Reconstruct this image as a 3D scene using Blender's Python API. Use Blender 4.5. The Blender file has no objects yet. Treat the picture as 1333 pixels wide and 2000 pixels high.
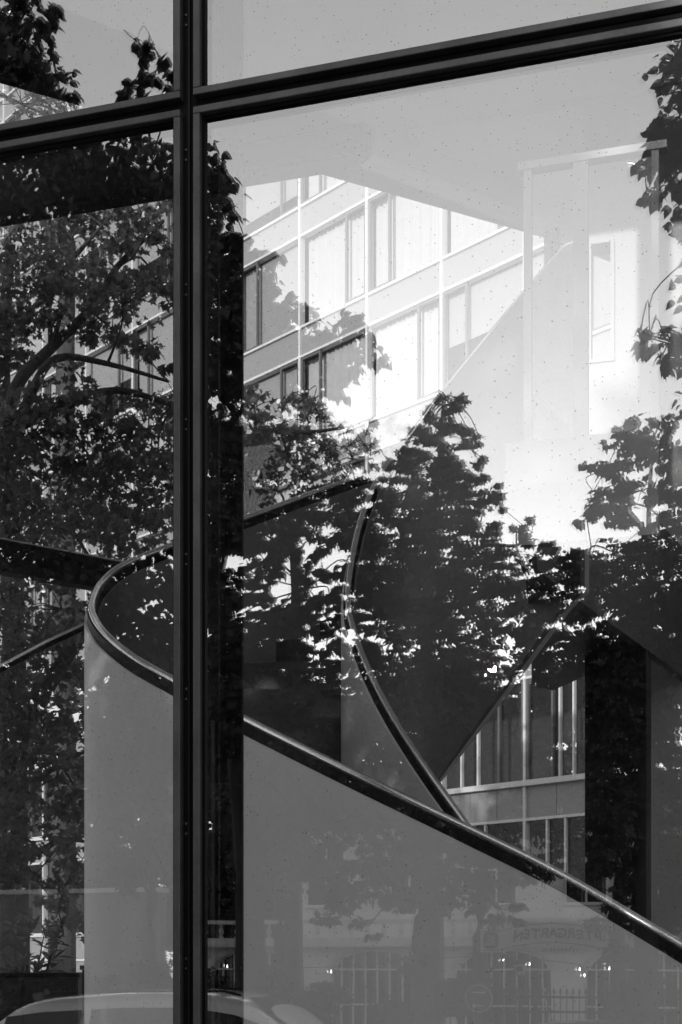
import bpy, math, random
import numpy as np
from mathutils import Vector, Matrix
from math import radians as R, sin, cos, pi, atan2, sqrt

random.seed(7)
rng = np.random.default_rng(7)
S = bpy.context.scene
C = S.collection

# ------------------------------------------------------------------ camera
EYE = 1.75
F, CX, HY = 2800.0, 666.5, 1870.0          # focal length, centre and eye level, in photo pixels
cd = bpy.data.cameras.new('camera')
cam = bpy.data.objects.new('camera', cd)
C.objects.link(cam)
cam.location = (0, 0, EYE)
cam.rotation_euler = (R(90), 0, 0)
cd.sensor_fit = 'HORIZONTAL'
cd.sensor_width = 36
cd.lens = 36 * F / 1333
cd.shift_y = (HY - 1000) / 1333
cd.clip_start = 0.05
cd.clip_end = 3000
S.camera = cam


def P(px, py, Y):
    return Vector(((px - CX) / F * Y, Y, EYE + (HY - py) / F * Y))


# the street front glazing: a vertical plane through G0
G0 = Vector(((372 - CX) / F * 5.0, 5.0, 0))
GD = Vector((-9417, 2800, 0)).normalized() * -1        # along the glass, to the right
GN = Vector((-GD.y * -1 * -1, 0, 0))                   # placeholder, set below
GN = Vector((GD.y, -GD.x, 0))                          # out of the building, to the street
ROT_IN = atan2(GD.y, GD.x)                             # local x right along glass, y into the building
ROT_OUT = ROT_IN + pi                                  # local x along -GD, y out to the street


def uw(px, Y):
    """where a point that the glass mirrors into picture column px at path depth Y stands: (u along, w out of the glass)"""
    v = P(px, HY, Y) - G0
    return v.dot(GD), -v.dot(GN)


def u_at(px, w):
    """position along the glass of what is mirrored in picture column px and stands w out"""
    a = (px - CX) / F
    Y = (w - G0.dot(GN)) / (-GN.y - a * GN.x)
    return uw(px, Y)[0]


def street(u, w, z=0.0):
    p = G0 + GD * u + GN * w
    return Vector((p.x, p.y, z))


def inside(u, w, z=0.0):
    p = G0 + GD * u - GN * w
    return Vector((p.x, p.y, z))


def RF(px, py, Y):
    u, w = uw(px, Y)
    return street(u, w, P(px, py, Y).z)


# ------------------------------------------------------------------ light
SUN_PX, SUN_EL = 960, R(11.2)
sd = Vector(((SUN_PX - CX) / F, 1, 0)).normalized()
sd = sd - 2 * sd.dot(GN) * GN
sun_dir = Vector((sd.x * cos(SUN_EL), sd.y * cos(SUN_EL), sin(SUN_EL)))
world = bpy.data.worlds.new('World')
S.world = world
world.use_nodes = True
wn = world.node_tree
wn.nodes.clear()
sky = wn.nodes.new('ShaderNodeTexSky')
sky.sky_type = 'NISHITA'
sky.sun_disc = False
sky.sun_elevation = SUN_EL
sky.sun_rotation = atan2(sun_dir.x, sun_dir.y)
sky.air_density = 3.0
sky.dust_density = 0.7
sky.ozone_density = 1.0
bw = wn.nodes.new('ShaderNodeRGBToBW')
bg = wn.nodes.new('ShaderNodeBackground')
bg.inputs['Strength'].default_value = 0.15
wo = wn.nodes.new('ShaderNodeOutputWorld')
wn.links.new(sky.outputs[0], bw.inputs[0])
wn.links.new(bw.outputs[0], bg.inputs[0])
wn.links.new(bg.outputs[0], wo.inputs[0])
sl = bpy.data.lights.new('sun', 'SUN')
sl.energy = 2.0
sl.angle = R(0.5)
sl.color = (1, 1, 1)
sun = bpy.data.objects.new('sun', sl)
C.objects.link(sun)
sun.rotation_euler = sun_dir.to_track_quat('Z', 'Y').to_euler()
sun.location = sun_dir * 60
S.view_settings.view_transform = 'Standard'
S.view_settings.look = 'None'
S.view_settings.exposure = 1.12
S.view_settings.gamma = 1.0
S.view_settings.use_curve_mapping = False
S.cycles.max_bounces = 9
S.cycles.glossy_bounces = 5
S.cycles.transparent_max_bounces = 16
S.cycles.sample_clamp_indirect = 6.0
S.cycles.caustics_reflective = False


# ------------------------------------------------------------------ materials
def mat(name, v, rough=0.6, metal=0.0, var=0.25, scale=4.0, spec=0.5, fine=40.0, bump=0.0, streak=0.0, coat=0.0):
    m = bpy.data.materials.new(name)
    m.use_nodes = True
    nt = m.node_tree
    b = nt.nodes['Principled BSDF']
    b.inputs['Roughness'].default_value = rough
    b.inputs['Metallic'].default_value = metal
    b.inputs['Specular IOR Level'].default_value = spec
    b.inputs['Coat Weight'].default_value = coat
    tc = nt.nodes.new('ShaderNodeTexCoord')
    n1 = nt.nodes.new('ShaderNodeTexNoise')
    n1.inputs['Scale'].default_value = scale
    n1.inputs['Detail'].default_value = 6
    n2 = nt.nodes.new('ShaderNodeTexNoise')
    n2.inputs['Scale'].default_value = fine
    n2.inputs['Detail'].default_value = 3
    if streak:
        mp = nt.nodes.new('ShaderNodeMapping')
        mp.inputs['Scale'].default_value = (1, 1, streak)
        nt.links.new(tc.outputs['Object'], mp.inputs[0])
        nt.links.new(mp.outputs[0], n1.inputs['Vector'])
    else:
        nt.links.new(tc.outputs['Object'], n1.inputs['Vector'])
    nt.links.new(tc.outputs['Object'], n2.inputs['Vector'])
    ad = nt.nodes.new('ShaderNodeMath')
    ad.operation = 'MULTIPLY_ADD'
    nt.links.new(n2.outputs[0], ad.inputs[0])
    ad.inputs[1].default_value = 0.4
    nt.links.new(n1.outputs[0], ad.inputs[2])
    mr = nt.nodes.new('ShaderNodeMapRange')
    mr.inputs[1].default_value = 0.4
    mr.inputs[2].default_value = 1.0
    mr.inputs[3].default_value = v * (1 - var)
    mr.inputs[4].default_value = v * (1 + var)
    nt.links.new(ad.outputs[0], mr.inputs[0])
    cb = nt.nodes.new('ShaderNodeCombineColor')
    for k in range(3):
        nt.links.new(mr.outputs[0], cb.inputs[k])
    nt.links.new(cb.outputs[0], b.inputs['Base Color'])
    if bump:
        bp = nt.nodes.new('ShaderNodeBump')
        bp.inputs['Strength'].default_value = bump
        bp.inputs['Distance'].default_value = 0.02
        nt.links.new(n2.outputs[0], bp.inputs['Height'])
        nt.links.new(bp.outputs[0], b.inputs['Normal'])
    return m


def leafmat(name, v, rough=0.45, trans=0.35):
    m = mat(name, v, rough, var=0.45, scale=1.3, fine=9.0)
    nt = m.node_tree
    b = nt.nodes['Principled BSDF']
    out = nt.nodes['Material Output']
    tr = nt.nodes.new('ShaderNodeBsdfTranslucent')
    tr.inputs[0].default_value = (v * 1.6,) * 3 + (1,)
    mx = nt.nodes.new('ShaderNodeMixShader')
    mx.inputs[0].default_value = trans
    nt.links.new(b.outputs[0], mx.inputs[1])
    nt.links.new(tr.outputs[0], mx.inputs[2])
    nt.links.new(mx.outputs[0], out.inputs[0])
    return m


def glassmat(name, r0, tint, dirt=0.0, wave=0.0, wave_scale=2.0):
    """thin pane: clear, mirroring more at grazing angles (Schlick), with dried rain specks"""
    m = bpy.data.materials.new(name)
    m.use_nodes = True
    nt = m.node_tree
    nt.nodes.clear()
    out = nt.nodes.new('ShaderNodeOutputMaterial')
    tr = nt.nodes.new('ShaderNodeBsdfTransparent')
    tr.inputs[0].default_value = (tint, tint, tint, 1)
    gl = nt.nodes.new('ShaderNodeBsdfGlossy')
    gl.inputs['Roughness'].default_value = 0.0
    gl.inputs[0].default_value = (1, 1, 1, 1)
    lw = nt.nodes.new('ShaderNodeLayerWeight')
    lw.inputs[0].default_value = 0.5
    pw = nt.nodes.new('ShaderNodeMath')
    pw.operation = 'POWER'
    pw.inputs[1].default_value = 5
    nt.links.new(lw.outputs['Facing'], pw.inputs[0])
    ma = nt.nodes.new('ShaderNodeMath')
    ma.operation = 'MULTIPLY_ADD'
    ma.inputs[1].default_value = 1 - r0
    ma.inputs[2].default_value = r0
    nt.links.new(pw.outputs[0], ma.inputs[0])
    mx = nt.nodes.new('ShaderNodeMixShader')
    nt.links.new(ma.outputs[0], mx.inputs[0])
    nt.links.new(tr.outputs[0], mx.inputs[1])
    nt.links.new(gl.outputs[0], mx.inputs[2])
    tc = nt.nodes.new('ShaderNodeTexCoord')
    if wave:
        n = nt.nodes.new('ShaderNodeTexNoise')
        n.inputs['Scale'].default_value = wave_scale
        n.inputs['Detail'].default_value = 2
        nt.links.new(tc.outputs['Object'], n.inputs['Vector'])
        bp = nt.nodes.new('ShaderNodeBump')
        bp.inputs['Strength'].default_value = 1.0
        bp.inputs['Distance'].default_value = wave
        nt.links.new(n.outputs[0], bp.inputs['Height'])
        nt.links.new(bp.outputs[0], gl.inputs['Normal'])
    last = mx
    if dirt:
        vo = nt.nodes.new('ShaderNodeTexVoronoi')
        vo.inputs['Scale'].default_value = 80
        nt.links.new(tc.outputs['Object'], vo.inputs['Vector'])
        sc = nt.nodes.new('ShaderNodeSeparateColor')
        nt.links.new(vo.outputs['Color'], sc.inputs[0])
        # radius of the speck: random per cell, many cells have none
        rr = nt.nodes.new('ShaderNodeMapRange')
        rr.inputs[1].default_value = 0.35
        rr.inputs[2].default_value = 1.0
        rr.inputs[3].default_value = 0.0
        rr.inputs[4].default_value = 0.19
        nt.links.new(sc.outputs[0], rr.inputs[0])
        lt = nt.nodes.new('ShaderNodeMath')
        lt.operation = 'LESS_THAN'
        nt.links.new(vo.outputs['Distance'], lt.inputs[0])
        nt.links.new(rr.outputs[0], lt.inputs[1])
        mu = nt.nodes.new('ShaderNodeMath')
        mu.operation = 'MULTIPLY'
        nt.links.new(lt.outputs[0], mu.inputs[0])
        mu.inputs[1].default_value = dirt
        df = nt.nodes.new('ShaderNodeBsdfDiffuse')
        df.inputs[0].default_value = (0.16, 0.16, 0.16, 1)
        # a thin even film of dust
        nf = nt.nodes.new('ShaderNodeTexNoise')
        nf.inputs['Scale'].default_value = 3.0
        nf.inputs['Detail'].default_value = 8
        nt.links.new(tc.outputs['Object'], nf.inputs['Vector'])
        fm = nt.nodes.new('ShaderNodeMapRange')
        fm.inputs[1].default_value = 0.45
        fm.inputs[2].default_value = 0.75
        fm.inputs[3].default_value = 0.004
        fm.inputs[4].default_value = 0.03
        nt.links.new(nf.outputs[0], fm.inputs[0])
        mxx = nt.nodes.new('ShaderNodeMath')
        mxx.operation = 'MAXIMUM'
        nt.links.new(mu.outputs[0], mxx.inputs[0])
        nt.links.new(fm.outputs[0], mxx.inputs[1])
        m2 = nt.nodes.new('ShaderNodeMixShader')
        nt.links.new(mxx.outputs[0], m2.inputs[0])
        nt.links.new(mx.outputs[0], m2.inputs[1])
        nt.links.new(df.outputs[0], m2.inputs[2])
        last = m2
    nt.links.new(last.outputs[0], out.inputs[0])
    return m


M = {}
M['alu'] = mat('worn anodised aluminium', 0.065, 0.45, 0.2, var=0.4, scale=7, fine=60, bump=0.05)
M['groove'] = mat('black gasket recess', 0.004, 0.6, var=0.5, spec=0.1, scale=9)
M['black'] = mat('black painted steel', 0.004, 0.5, var=0.3, spec=0.2)
M['panel'] = mat('pale painted plaster', 0.8, 0.55, var=0.06, scale=1.6, fine=25, bump=0.02)
M['shade_skin'] = mat('grey for shaded stair faces', 0.2, 0.5, var=0.08, scale=1.6)  # darker copy of the balustrade colour, painting shade on the inner faces
M['steelrail'] = mat('polished steel', 0.93, 0.2, 0.75, var=0.12, scale=6)
M['tread'] = mat('dark stone', 0.03, 0.5)
M['dark'] = mat('dark lacquer', 0.02, 0.5)
M['wallgrey'] = mat('grey interior plaster', 0.5, 0.7, var=0.08, scale=1.0)
M['slabgrey'] = mat('dark grey with parapet shade', 0.07, 0.5, var=0.1)  # dark value puts the shade on the landing parapet into its colour
M['ceil'] = mat('ceiling plaster', 0.7, 0.8, var=0.06, scale=0.8)
M['floor'] = mat('polished screed', 0.3, 0.35, var=0.12)
M['facwhite'] = mat('white enamelled profile', 0.6, 0.4, var=0.06)
M['facpanel'] = mat('pale grey spandrel', 0.26, 0.45, var=0.08, scale=0.5, fine=6)
M['facdark'] = mat('grey casement frame', 0.1, 0.5, var=0.12)
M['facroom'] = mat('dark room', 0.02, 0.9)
M['curtain'] = mat('white net curtain', 0.42, 0.9, var=0.06)
M['blind'] = mat('pale roller blind', 0.3, 0.8, var=0.05)
M['concrete'] = mat('courtyard concrete', 0.32, 0.85, var=0.2)
M['asphalt'] = mat('asphalt', 0.05, 0.9, var=0.3, fine=120, bump=0.3)
M['paving'] = mat('pavement concrete', 0.25, 0.85, var=0.2, fine=60)
M['kerb'] = mat('granite kerb', 0.3, 0.8)
M['bark'] = mat('bark', 0.06, 0.9, var=0.5, scale=6, fine=30, bump=0.5, streak=0.25)
M['leaf_lime'] = leafmat('lime leaf', 0.04, trans=0.2)
M['leaf_maple'] = leafmat('maple leaf', 0.12, rough=0.32)
M['leaf_locust'] = leafmat('locust leaf', 0.035, trans=0.15)
M['leaf_chestnut'] = leafmat('chestnut leaf', 0.045, trans=0.2)
M['leaf_hedge'] = leafmat('hedge leaf', 0.05)
M['leaf_oleander'] = leafmat('oleander leaf', 0.12, trans=0.2)
M['stucco'] = mat('weathered stucco', 0.78, 0.85, var=0.2, scale=1.5, fine=14)
M['stone'] = mat('pale stone trim', 0.6, 0.8, var=0.2)
M['roof'] = mat('clay roof', 0.14, 0.8)
M['iron'] = mat('wrought iron', 0.02, 0.5)
M['signboard'] = mat('cream sign enamel', 0.8, 0.4, var=0.08)
M['signdark'] = mat('sign lettering paint', 0.03, 0.4)
M['signmid'] = mat('sign emblem paint', 0.12, 0.4)
M['white'] = mat('white paint', 0.8, 0.4, var=0.05)
M['carlight'] = mat('silver car paint', 0.85, 0.25, 0.0, var=0.03, coat=1.0)
M['cardark'] = mat('grey car paint', 0.2, 0.22, 0.3, var=0.03, coat=1.0)
M['tyre'] = mat('tyre rubber', 0.02, 0.8)
M['carglass'] = mat('tinted car glass', 0.015, 0.03, spec=0.8, var=0.1)
M['trafficblue'] = mat('traffic sign ground', 0.09, 0.4, var=0.1)
M['glass_out'] = glassmat('outer pane', 0.25, 0.97, dirt=0.55, wave=0.00012, wave_scale=2.2)
M['glass_in'] = glassmat('inner pane', 0.08, 0.97, wave=0.00012, wave_scale=1.6)
M['glass_back'] = glassmat('courtyard pane', 0.07, 0.95)
M['glass_far'] = glassmat('window pane', 0.035, 0.93)


# ------------------------------------------------------------------ mesh building
class MB:
    def __init__(s):
        s.v = []
        s.f = []

    def add(s, vs, fs):
        o = len(s.v)
        s.v += [tuple(p) for p in vs]
        s.f += [tuple(i + o for i in f) for f in fs]
        return s

    def box(s, x0, x1, y0, y1, z0, z1):
        vs = [(x0, y0, z0), (x1, y0, z0), (x1, y1, z0), (x0, y1, z0), (x0, y0, z1), (x1, y0, z1), (x1, y1, z1), (x0, y1, z1)]
        return s.add(vs, [(3, 2, 1, 0), (4, 5, 6, 7), (0, 1, 5, 4), (1, 2, 6, 5), (2, 3, 7, 6), (3, 0, 4, 7)])

    def prism(s, poly, z0, z1):
        n = len(poly)
        a = sum(poly[i][0] * poly[(i + 1) % n][1] - poly[(i + 1) % n][0] * poly[i][1] for i in range(n))
        if a < 0:
            poly = poly[::-1]
        vs = [(p[0], p[1], z0) for p in poly] + [(p[0], p[1], z1) for p in poly]
        fs = [tuple(range(n - 1, -1, -1)), tuple(range(n, 2 * n))]
        fs += [(i, (i + 1) % n, n + (i + 1) % n, n + i) for i in range(n)]
        return s.add(vs, fs)

    def prism_y(s, poly, y0, y1):
        """polygon in x, z pushed along y"""
        n = len(poly)
        a = sum(poly[i][0] * poly[(i + 1) % n][1] - poly[(i + 1) % n][0] * poly[i][1] for i in range(n))
        if a < 0:
            poly = poly[::-1]
        vs = [(p[0], y0, p[1]) for p in poly] + [(p[0], y1, p[1]) for p in poly]
        fs = [tuple(range(n)), tuple(range(2 * n - 1, n - 1, -1))]
        fs += [((i + 1) % n, i, n + i, n + (i + 1) % n) for i in range(n)]
        return s.add(vs, fs)

    def tube(s, pts, r, n=8, cap=True):
        pts = [Vector(p) for p in pts]
        rs = r if isinstance(r, (list, tuple)) else [r] * len(pts)
        vs, fs = [], []
        up = Vector((0, 0, 1))
        for i, p in enumerate(pts):
            t = (pts[min(i + 1, len(pts) - 1)] - pts[max(i - 1, 0)])
            if t.length < 1e-9:
                t = Vector((0, 0, 1))
            t.normalize()
            a = t.cross(up)
            if a.length < 0.05:
                a = t.cross(Vector((1, 0, 0)))
            a.normalize()
            b = a.cross(t)
            for k in range(n):
                q = 2 * pi * k / n
                vs.append(p + (a * cos(q) + b * sin(q)) * rs[i])
        for i in range(len(pts) - 1):
            for k in range(n):
                k2 = (k + 1) % n
                fs.append((i * n + k, i * n + k2, (i + 1) * n + k2, (i + 1) * n + k))
        if cap:
            fs.append(tuple(range(n - 1, -1, -1)))
            fs.append(tuple((len(pts) - 1) * n + k for k in range(n)))
        return s.add(vs, fs)

    def lathe(s, prof, n=16, c=(0, 0)):
        vs, fs = [], []
        for r, z in prof:
            for k in range(n):
                q = 2 * pi * k / n
                vs.append((c[0] + r * cos(q), c[1] + r * sin(q), z))
        for i in range(len(prof) - 1):
            for k in range(n):
                k2 = (k + 1) % n
                fs.append((i * n + k, i * n + k2, (i + 1) * n + k2, (i + 1) * n + k))
        fs.append(tuple(range(n - 1, -1, -1)))
        fs.append(tuple((len(prof) - 1) * n + k for k in range(n)))
        return s.add(vs, fs)

    def wall(s, top, bot, t, taper=None):
        """a wall that follows the points top (Vector list), down to heights bot, t thick"""
        n = len(top)
        L, Rr = [], []
        for i, p in enumerate(top):
            d = top[min(i + 1, n - 1)] - top[max(i - 1, 0)]
            d = Vector((d.x, d.y, 0)).normalized()
            nn = Vector((-d.y, d.x, 0)) * (t / 2)
            L.append(p + nn)
            Rr.append(p - nn)
        vs = []
        for i in range(n):
            vs += [L[i], Rr[i], (Rr[i].x, Rr[i].y, bot[i]), (L[i].x, L[i].y, bot[i])]
        fs = []
        for i in range(n - 1):
            a, b = 4 * i, 4 * i + 4
            for k in range(4):
                k2 = (k + 1) % 4
                fs.append((a + k, a + k2, b + k2, b + k))
        fs.append((0, 3, 2, 1))
        e = 4 * (n - 1)
        fs.append((e, e + 1, e + 2, e + 3))
        return s.add(vs, fs)

    def mesh(s, name, m, smooth=False):
        me = bpy.data.meshes.new(name)
        me.from_pydata(s.v, [], s.f)
        me.materials.append(m)
        if smooth:
            me.polygons.foreach_set('use_smooth', [True] * len(me.polygons))
        me.update()
        return me

    def build(s, name, m, parent=None, world=False, smooth=False, bevel=0.0):
        if world and parent is not None:
            inv = Matrix.LocRotScale(parent.location, parent.rotation_euler, None).inverted()
            s.v = [tuple(inv @ Vector(p)) for p in s.v]
        o = bpy.data.objects.new(name, s.mesh(name, m, smooth))
        C.objects.link(o)
        if parent is not None:
            o.parent = parent
        if bevel:
            b = o.modifiers.new('bevel', 'BEVEL')
            b.width = bevel
            b.segments = 2
            b.limit_method = 'ANGLE'
        return o


def tag(o, label=None, cat=None, group=None, kind=None):
    if label:
        o['label'] = label
    if cat:
        o['category'] = cat
    if group:
        o['group'] = group
    if kind:
        o['kind'] = kind
    return o


def thing(name, label, cat, loc=(0, 0, 0), rz=0.0, group=None):
    o = bpy.data.objects.new(name, None)
    C.objects.link(o)
    o.location = loc
    o.rotation_euler = (0, 0, rz)
    o.empty_display_size = 0.3
    return tag(o, label, cat, group)


def place(name, me, parent, loc=(0, 0, 0), rot=None, scale=None):
    o = bpy.data.objects.new(name, me)
    C.objects.link(o)
    o.parent = parent
    o.location = loc
    if rot is not None:
        o.rotation_euler = rot
    if scale is not None:
        o.scale = scale
    return o


def spline(pts, per=8):
    pts = [Vector(p) for p in pts]
    out = []
    n = len(pts)
    for i in range(n - 1):
        p0, p1, p2, p3 = pts[max(i - 1, 0)], pts[i], pts[i + 1], pts[min(i + 2, n - 1)]
        for k in range(per):
            t = k / per
            out.append(0.5 * ((2 * p1) + (p2 - p0) * t + (2 * p0 - 5 * p1 + 4 * p2 - p3) * t * t + (3 * p1 - p0 - 3 * p2 + p3) * t ** 3))
    out.append(pts[-1])
    return out


# ------------------------------------------------------------------ ground
tag(MB().box(-260, 260, 0, 320, -0.6, -0.02).build('ground', M['concrete'], None), kind='structure').rotation_euler = (0, 0, ROT_IN)
bpy.data.objects['ground'].location = inside(0, 0.12)
o = tag(MB().box(-9, 7, 0.12, 11.5, -0.3, 0.0).build('floor', M['floor']), kind='structure')
o.location = inside(0, 0)
o.rotation_euler = (0, 0, ROT_IN)


def strip(name, m, w0, w1, z0, z1, u=150):
    o = MB().box(-u, u, w0, w1, z0, z1).build(name, m)
    o.location = street(0, 0)
    o.rotation_euler = (0, 0, ROT_OUT)
    return tag(o, kind='structure')


strip('pavement', M['paving'], -0.12, 6.0, -0.5, 0.0)
strip('kerb', M['kerb'], 6.0, 6.15, -0.5, 0.008)
strip('road', M['asphalt'], 6.15, 14.0, -0.5, -0.12)
strip('kerb', M['kerb'], 14.0, 14.15, -0.5, 0.008)
strip('pavement', M['paving'], 14.15, 17.6, -0.5, 0.0)
strip('garden_ground', M['concrete'], 17.6, 190, -2.2, -1.7)

# ------------------------------------------------------------------ street front: glass, frames, mullions, transom
ZT = 4.715                                             # transom height
fac = thing('glass_facade', 'street front of dark framed glass panes mirroring the trees', 'glazing', inside(0, 0), ROT_IN)
GW = 0.049                                             # half the joint between two units
ROWS = ((0.06, ZT), (ZT, 9.35))
COLS = (-5.4, -2.7, 0.0, 2.7, 5.4)
for ci in range(4):
    for ri, (z0, z1) in enumerate(ROWS):
        x0, x1 = COLS[ci] + 0.024, COLS[ci + 1] - 0.024
        a0, a1 = z0 + 0.02, z1 - 0.02
        f = MB()
        fw = 0.025
        f.box(x0, x1, -0.035, 0.05, a0, a0 + fw).box(x0, x1, -0.035, 0.05, a1 - fw, a1)
        f.box(x0, x0 + fw, -0.035, 0.05, a0 + fw, a1 - fw).box(x1 - fw, x1, -0.035, 0.05, a0 + fw, a1 - fw)
        fr = f.build('frame', M['alu'], fac, bevel=0.003)
        gk = MB()
        g0, g1, h0, h1 = x0 + fw, x1 - fw, a0 + fw, a1 - fw
        gw = 0.011
        gk.box(g0, g1, -0.012, 0.04, h0, h0 + gw).box(g0, g1, -0.012, 0.04, h1 - gw, h1)
        gk.box(g0, g0 + gw, -0.012, 0.04, h0 + gw, h1 - gw).box(g1 - gw, g1, -0.012, 0.04, h0 + gw, h1 - gw)
        gk.build('gasket', M['groove'], fr)
        pa = MB().add([(g0, 0, h0), (g1, 0, h0), (g1, 0, h1), (g0, 0, h1)], [(0, 1, 2, 3)])
        pa.build('pane', M['glass_out'], fac)
        # the inner sheet of the double glazing is a hair out of parallel, as real units are
        tx, tz = ((0.0016, 0.0022), (0.0012, -0.0018), (0.0018, -0.0016), (-0.0012, 0.002))[(ci + ri) % 4]
        w, h = g1 - g0, h1 - h0
        pi_ = MB().add([(g0, 0.02, h0), (g1, 0.02 + w * tx, h0), (g1, 0.02 + w * tx + h * tz * 0.6 + 0.004, h1), (g0, 0.02 + h * tz * 0.6 + 0.004, h1)], [(0, 1, 2, 3)])
        pi_.build('pane', M['glass_in'], fac)
for x in COLS:
    m_ = MB().box(x - 0.0235, x + 0.0235, -0.006, 0.06, 0.0, 9.4)
    mo = m_.build('mullion', M['groove'], fac)
    lip = MB().box(x - 0.004, x + 0.004, -0.014, -0.006, 0.0, 9.4)
    lip.build('drip_lip', M['black'], mo)
    rv = MB()
    z = 0.3
    while z < 9.3:
        for dz in (0.0, 0.035):
            rv.lathe([(0.0, 0), (0.0055, 0.0), (0.004, 0.004)], 8)
            for i in range(len(rv.v) - 24, len(rv.v)):
                vx, vy, vz = rv.v[i]
                rv.v[i] = (x - 0.012 + vx, -0.006 - vz, z + dz + vy)
        z += 0.47
    rv.build('rivets', M['alu'], mo)['kind'] = 'stuff'
tr = MB()
tr.box(-5.4, 5.4, -0.004, 0.062, ZT - 0.0195, ZT + 0.0195)
tr.build('transom', M['groove'], fac)
tr = MB().box(-5.4, 5.4, -0.02, 0.062, 9.33, 9.6)
tr.build('transom', M['black'], fac)
tr = MB().box(-5.4, 5.4, -0.05, 0.07, 0.0, 0.08)
tr.build('sill', M['alu'], fac)

# the steel column straight behind the mullion (I section)
cxu = -0.045
col = thing('steel_column', 'black steel column running full height straight behind the facade mullion', 'column', inside(0.012, 0.30), ROT_IN)
MB().box(-0.12, 0.026, -0.13, -0.112, 0.0, 9.35).build('flange', M['black'], col)
MB().box(-0.12, 0.026, 0.112, 0.13, 0.0, 9.35).build('flange', M['black'], col)
MB().box(-0.055, -0.04, -0.111, 0.111, 0.0, 9.35).build('web', M['black'], col)
MB().box(0.003, 0.014, -0.142, -0.131, 0.1, 2.6).build('cable_strip', M['slabgrey'], col)

# ------------------------------------------------------------------ the hall: ceiling, beams, back glazing
q0 = Vector((0.2205, 11.68, 0))
qd = Vector((0.826, 0.564, 0))


def qpt(s):
    p = q0 + qd * s
    return (p.x, p.y)


def ins(u, w):
    p = inside(u, w)
    return (p.x, p.y)


poly = [qpt(-8.6), qpt(6.5), ins(8.5, 0.09), ins(-9.0, 0.09)]
tag(MB().prism(poly, 8.49, 8.82).build('ceiling', M['ceil']), kind='structure')
poly = [ins(-9.2, 0.09), ins(8.7, 0.09), qpt(6.4), qpt(0.0), qpt(-8.8)]
tag(MB().prism(poly, 10.3, 10.6).build('roof', M['ceil']), kind='structure')
# side walls, and the fascia above the street glazing
for u0, u1, w0, w1, z0, z1 in ((-9.2, -5.42, -0.02, 0.09, 0, 10.29), (5.42, 8.7, -0.02, 0.09, 0, 10.29), (-5.42, 5.42, -0.02, 0.08, 9.61, 10.29)):
    o = tag(MB().box(u0, u1, w0, w1, z0, z1).build('wall', M['wallgrey']), kind='structure')
    o.location = inside(0, 0)
    o.rotation_euler = (0, 0, ROT_IN)

p_a, p_b, p_c = qpt(0.0), ins(-9.2, 6.75), qpt(-8.8)
sk = thing('skylight', 'glazed roof strip over the stair void behind the ceiling edge', 'skylight', (p_a[0], p_a[1], 10.4), 0)
MB().add([(p_a[0], p_a[1], 10.4), (p_b[0], p_b[1], 10.4), (p_c[0], p_c[1], 10.4)], [(0, 1, 2)]).build('pane', M['glass_back'], sk, world=True)
for k in range(1, 6):
    a_, b_ = Vector((*p_a, 10.36)).lerp(Vector((*p_b, 10.36)), k / 6), Vector((*p_a, 10.36)).lerp(Vector((*p_c, 10.36)), k / 6)
    MB().tube([a_, b_], 0.03, 6).build('glazing_bar', M['black'], sk, world=True)
sg_ = thing('added_side_glazing', 'added glass end wall of the hall, unseen at the left, to brighten the rails', 'glazing', inside(-9.1, 0.1), ROT_IN)  # unseen end wall, glazed to brighten the handrails and the hall
MB().add([(0, 0, 0), (0, 6.4, 0), (0, 6.4, 10.2), (0, 0, 10.2)], [(0, 1, 2, 3)]).build('pane', M['glass_back'], sg_)
for y in (0.05, 2.15, 4.25, 6.35):
    MB().box(-0.04, 0.04, y - 0.03, y + 0.03, 0, 10.28).build('mullion', M['black'], sg_)
ra_, rb_ = Vector(ins(8.7, 0.12)), Vector(qpt(5.3))
rn_ = Vector((-(rb_ - ra_).y, (rb_ - ra_).x)).normalized() * 0.2
tag(MB().prism([tuple(ra_), tuple(rb_), tuple(rb_ + rn_), tuple(ra_ + rn_)], 0, 10.28).build('wall', M['wallgrey']), kind='structure')
bk = thing('courtyard_glazing', 'far glass wall with black header beam and thin mullions facing the courtyard', 'glazing', (q0.x, q0.y, 0), ROT_IN)
MB().box(-9.6, 0.0, -0.12, 0.12, 8.26, 8.93).build('header_beam', M['black'], bk)
for x in (-1.52 + 0.02, -3.95, -6.4, -8.8):
    MB().box(x - 0.032, x + 0.032, -0.06, 0.06, 0.05, 8.26).build('mullion', M['black'], bk)
MB().box(-9.6, 0.0, -0.1, 0.1, 0.0, 0.05).build('sill', M['black'], bk)
for a, b in ((-9.6, -3.98), (-3.92, 0.0)):
    MB().add([(a, 0, 0.05), (b, 0, 0.05), (b, 0, 8.26), (a, 0, 8.26)], [(0, 1, 2, 3)]).build('pane', M['glass_back'], bk)
MB().add([(-9.6, 0, 8.93), (0, 0, 8.93), (0, 0, 10.29), (-9.6, 0, 10.29)], [(0, 1, 2, 3)]).build('pane', M['glass_back'], bk)
bk2 = thing('courtyard_glazing', 'slanting glass wall right of the far corner under a pale header beam', 'glazing', (q0.x, q0.y, 0), atan2(qd.y, qd.x))
MB().box(0.005, 5.2, -0.1, 0.12, 8.25, 8.488).build('header_beam', M['ceil'], bk2)
for x in (2.02, 3.42):
    MB().box(x - 0.034, x + 0.034, -0.07, 0.07, 5.3, 8.25).build('mullion', M['facdark'], bk2)
MB().box(0.0, 5.2, -0.1, 0.1, 0.0, 0.05).build('sill', M['black'], bk2)
MB().box(0.0, 5.2, -0.07, 0.07, 5.24, 5.299).build('transom', M['facdark'], bk2)
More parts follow.
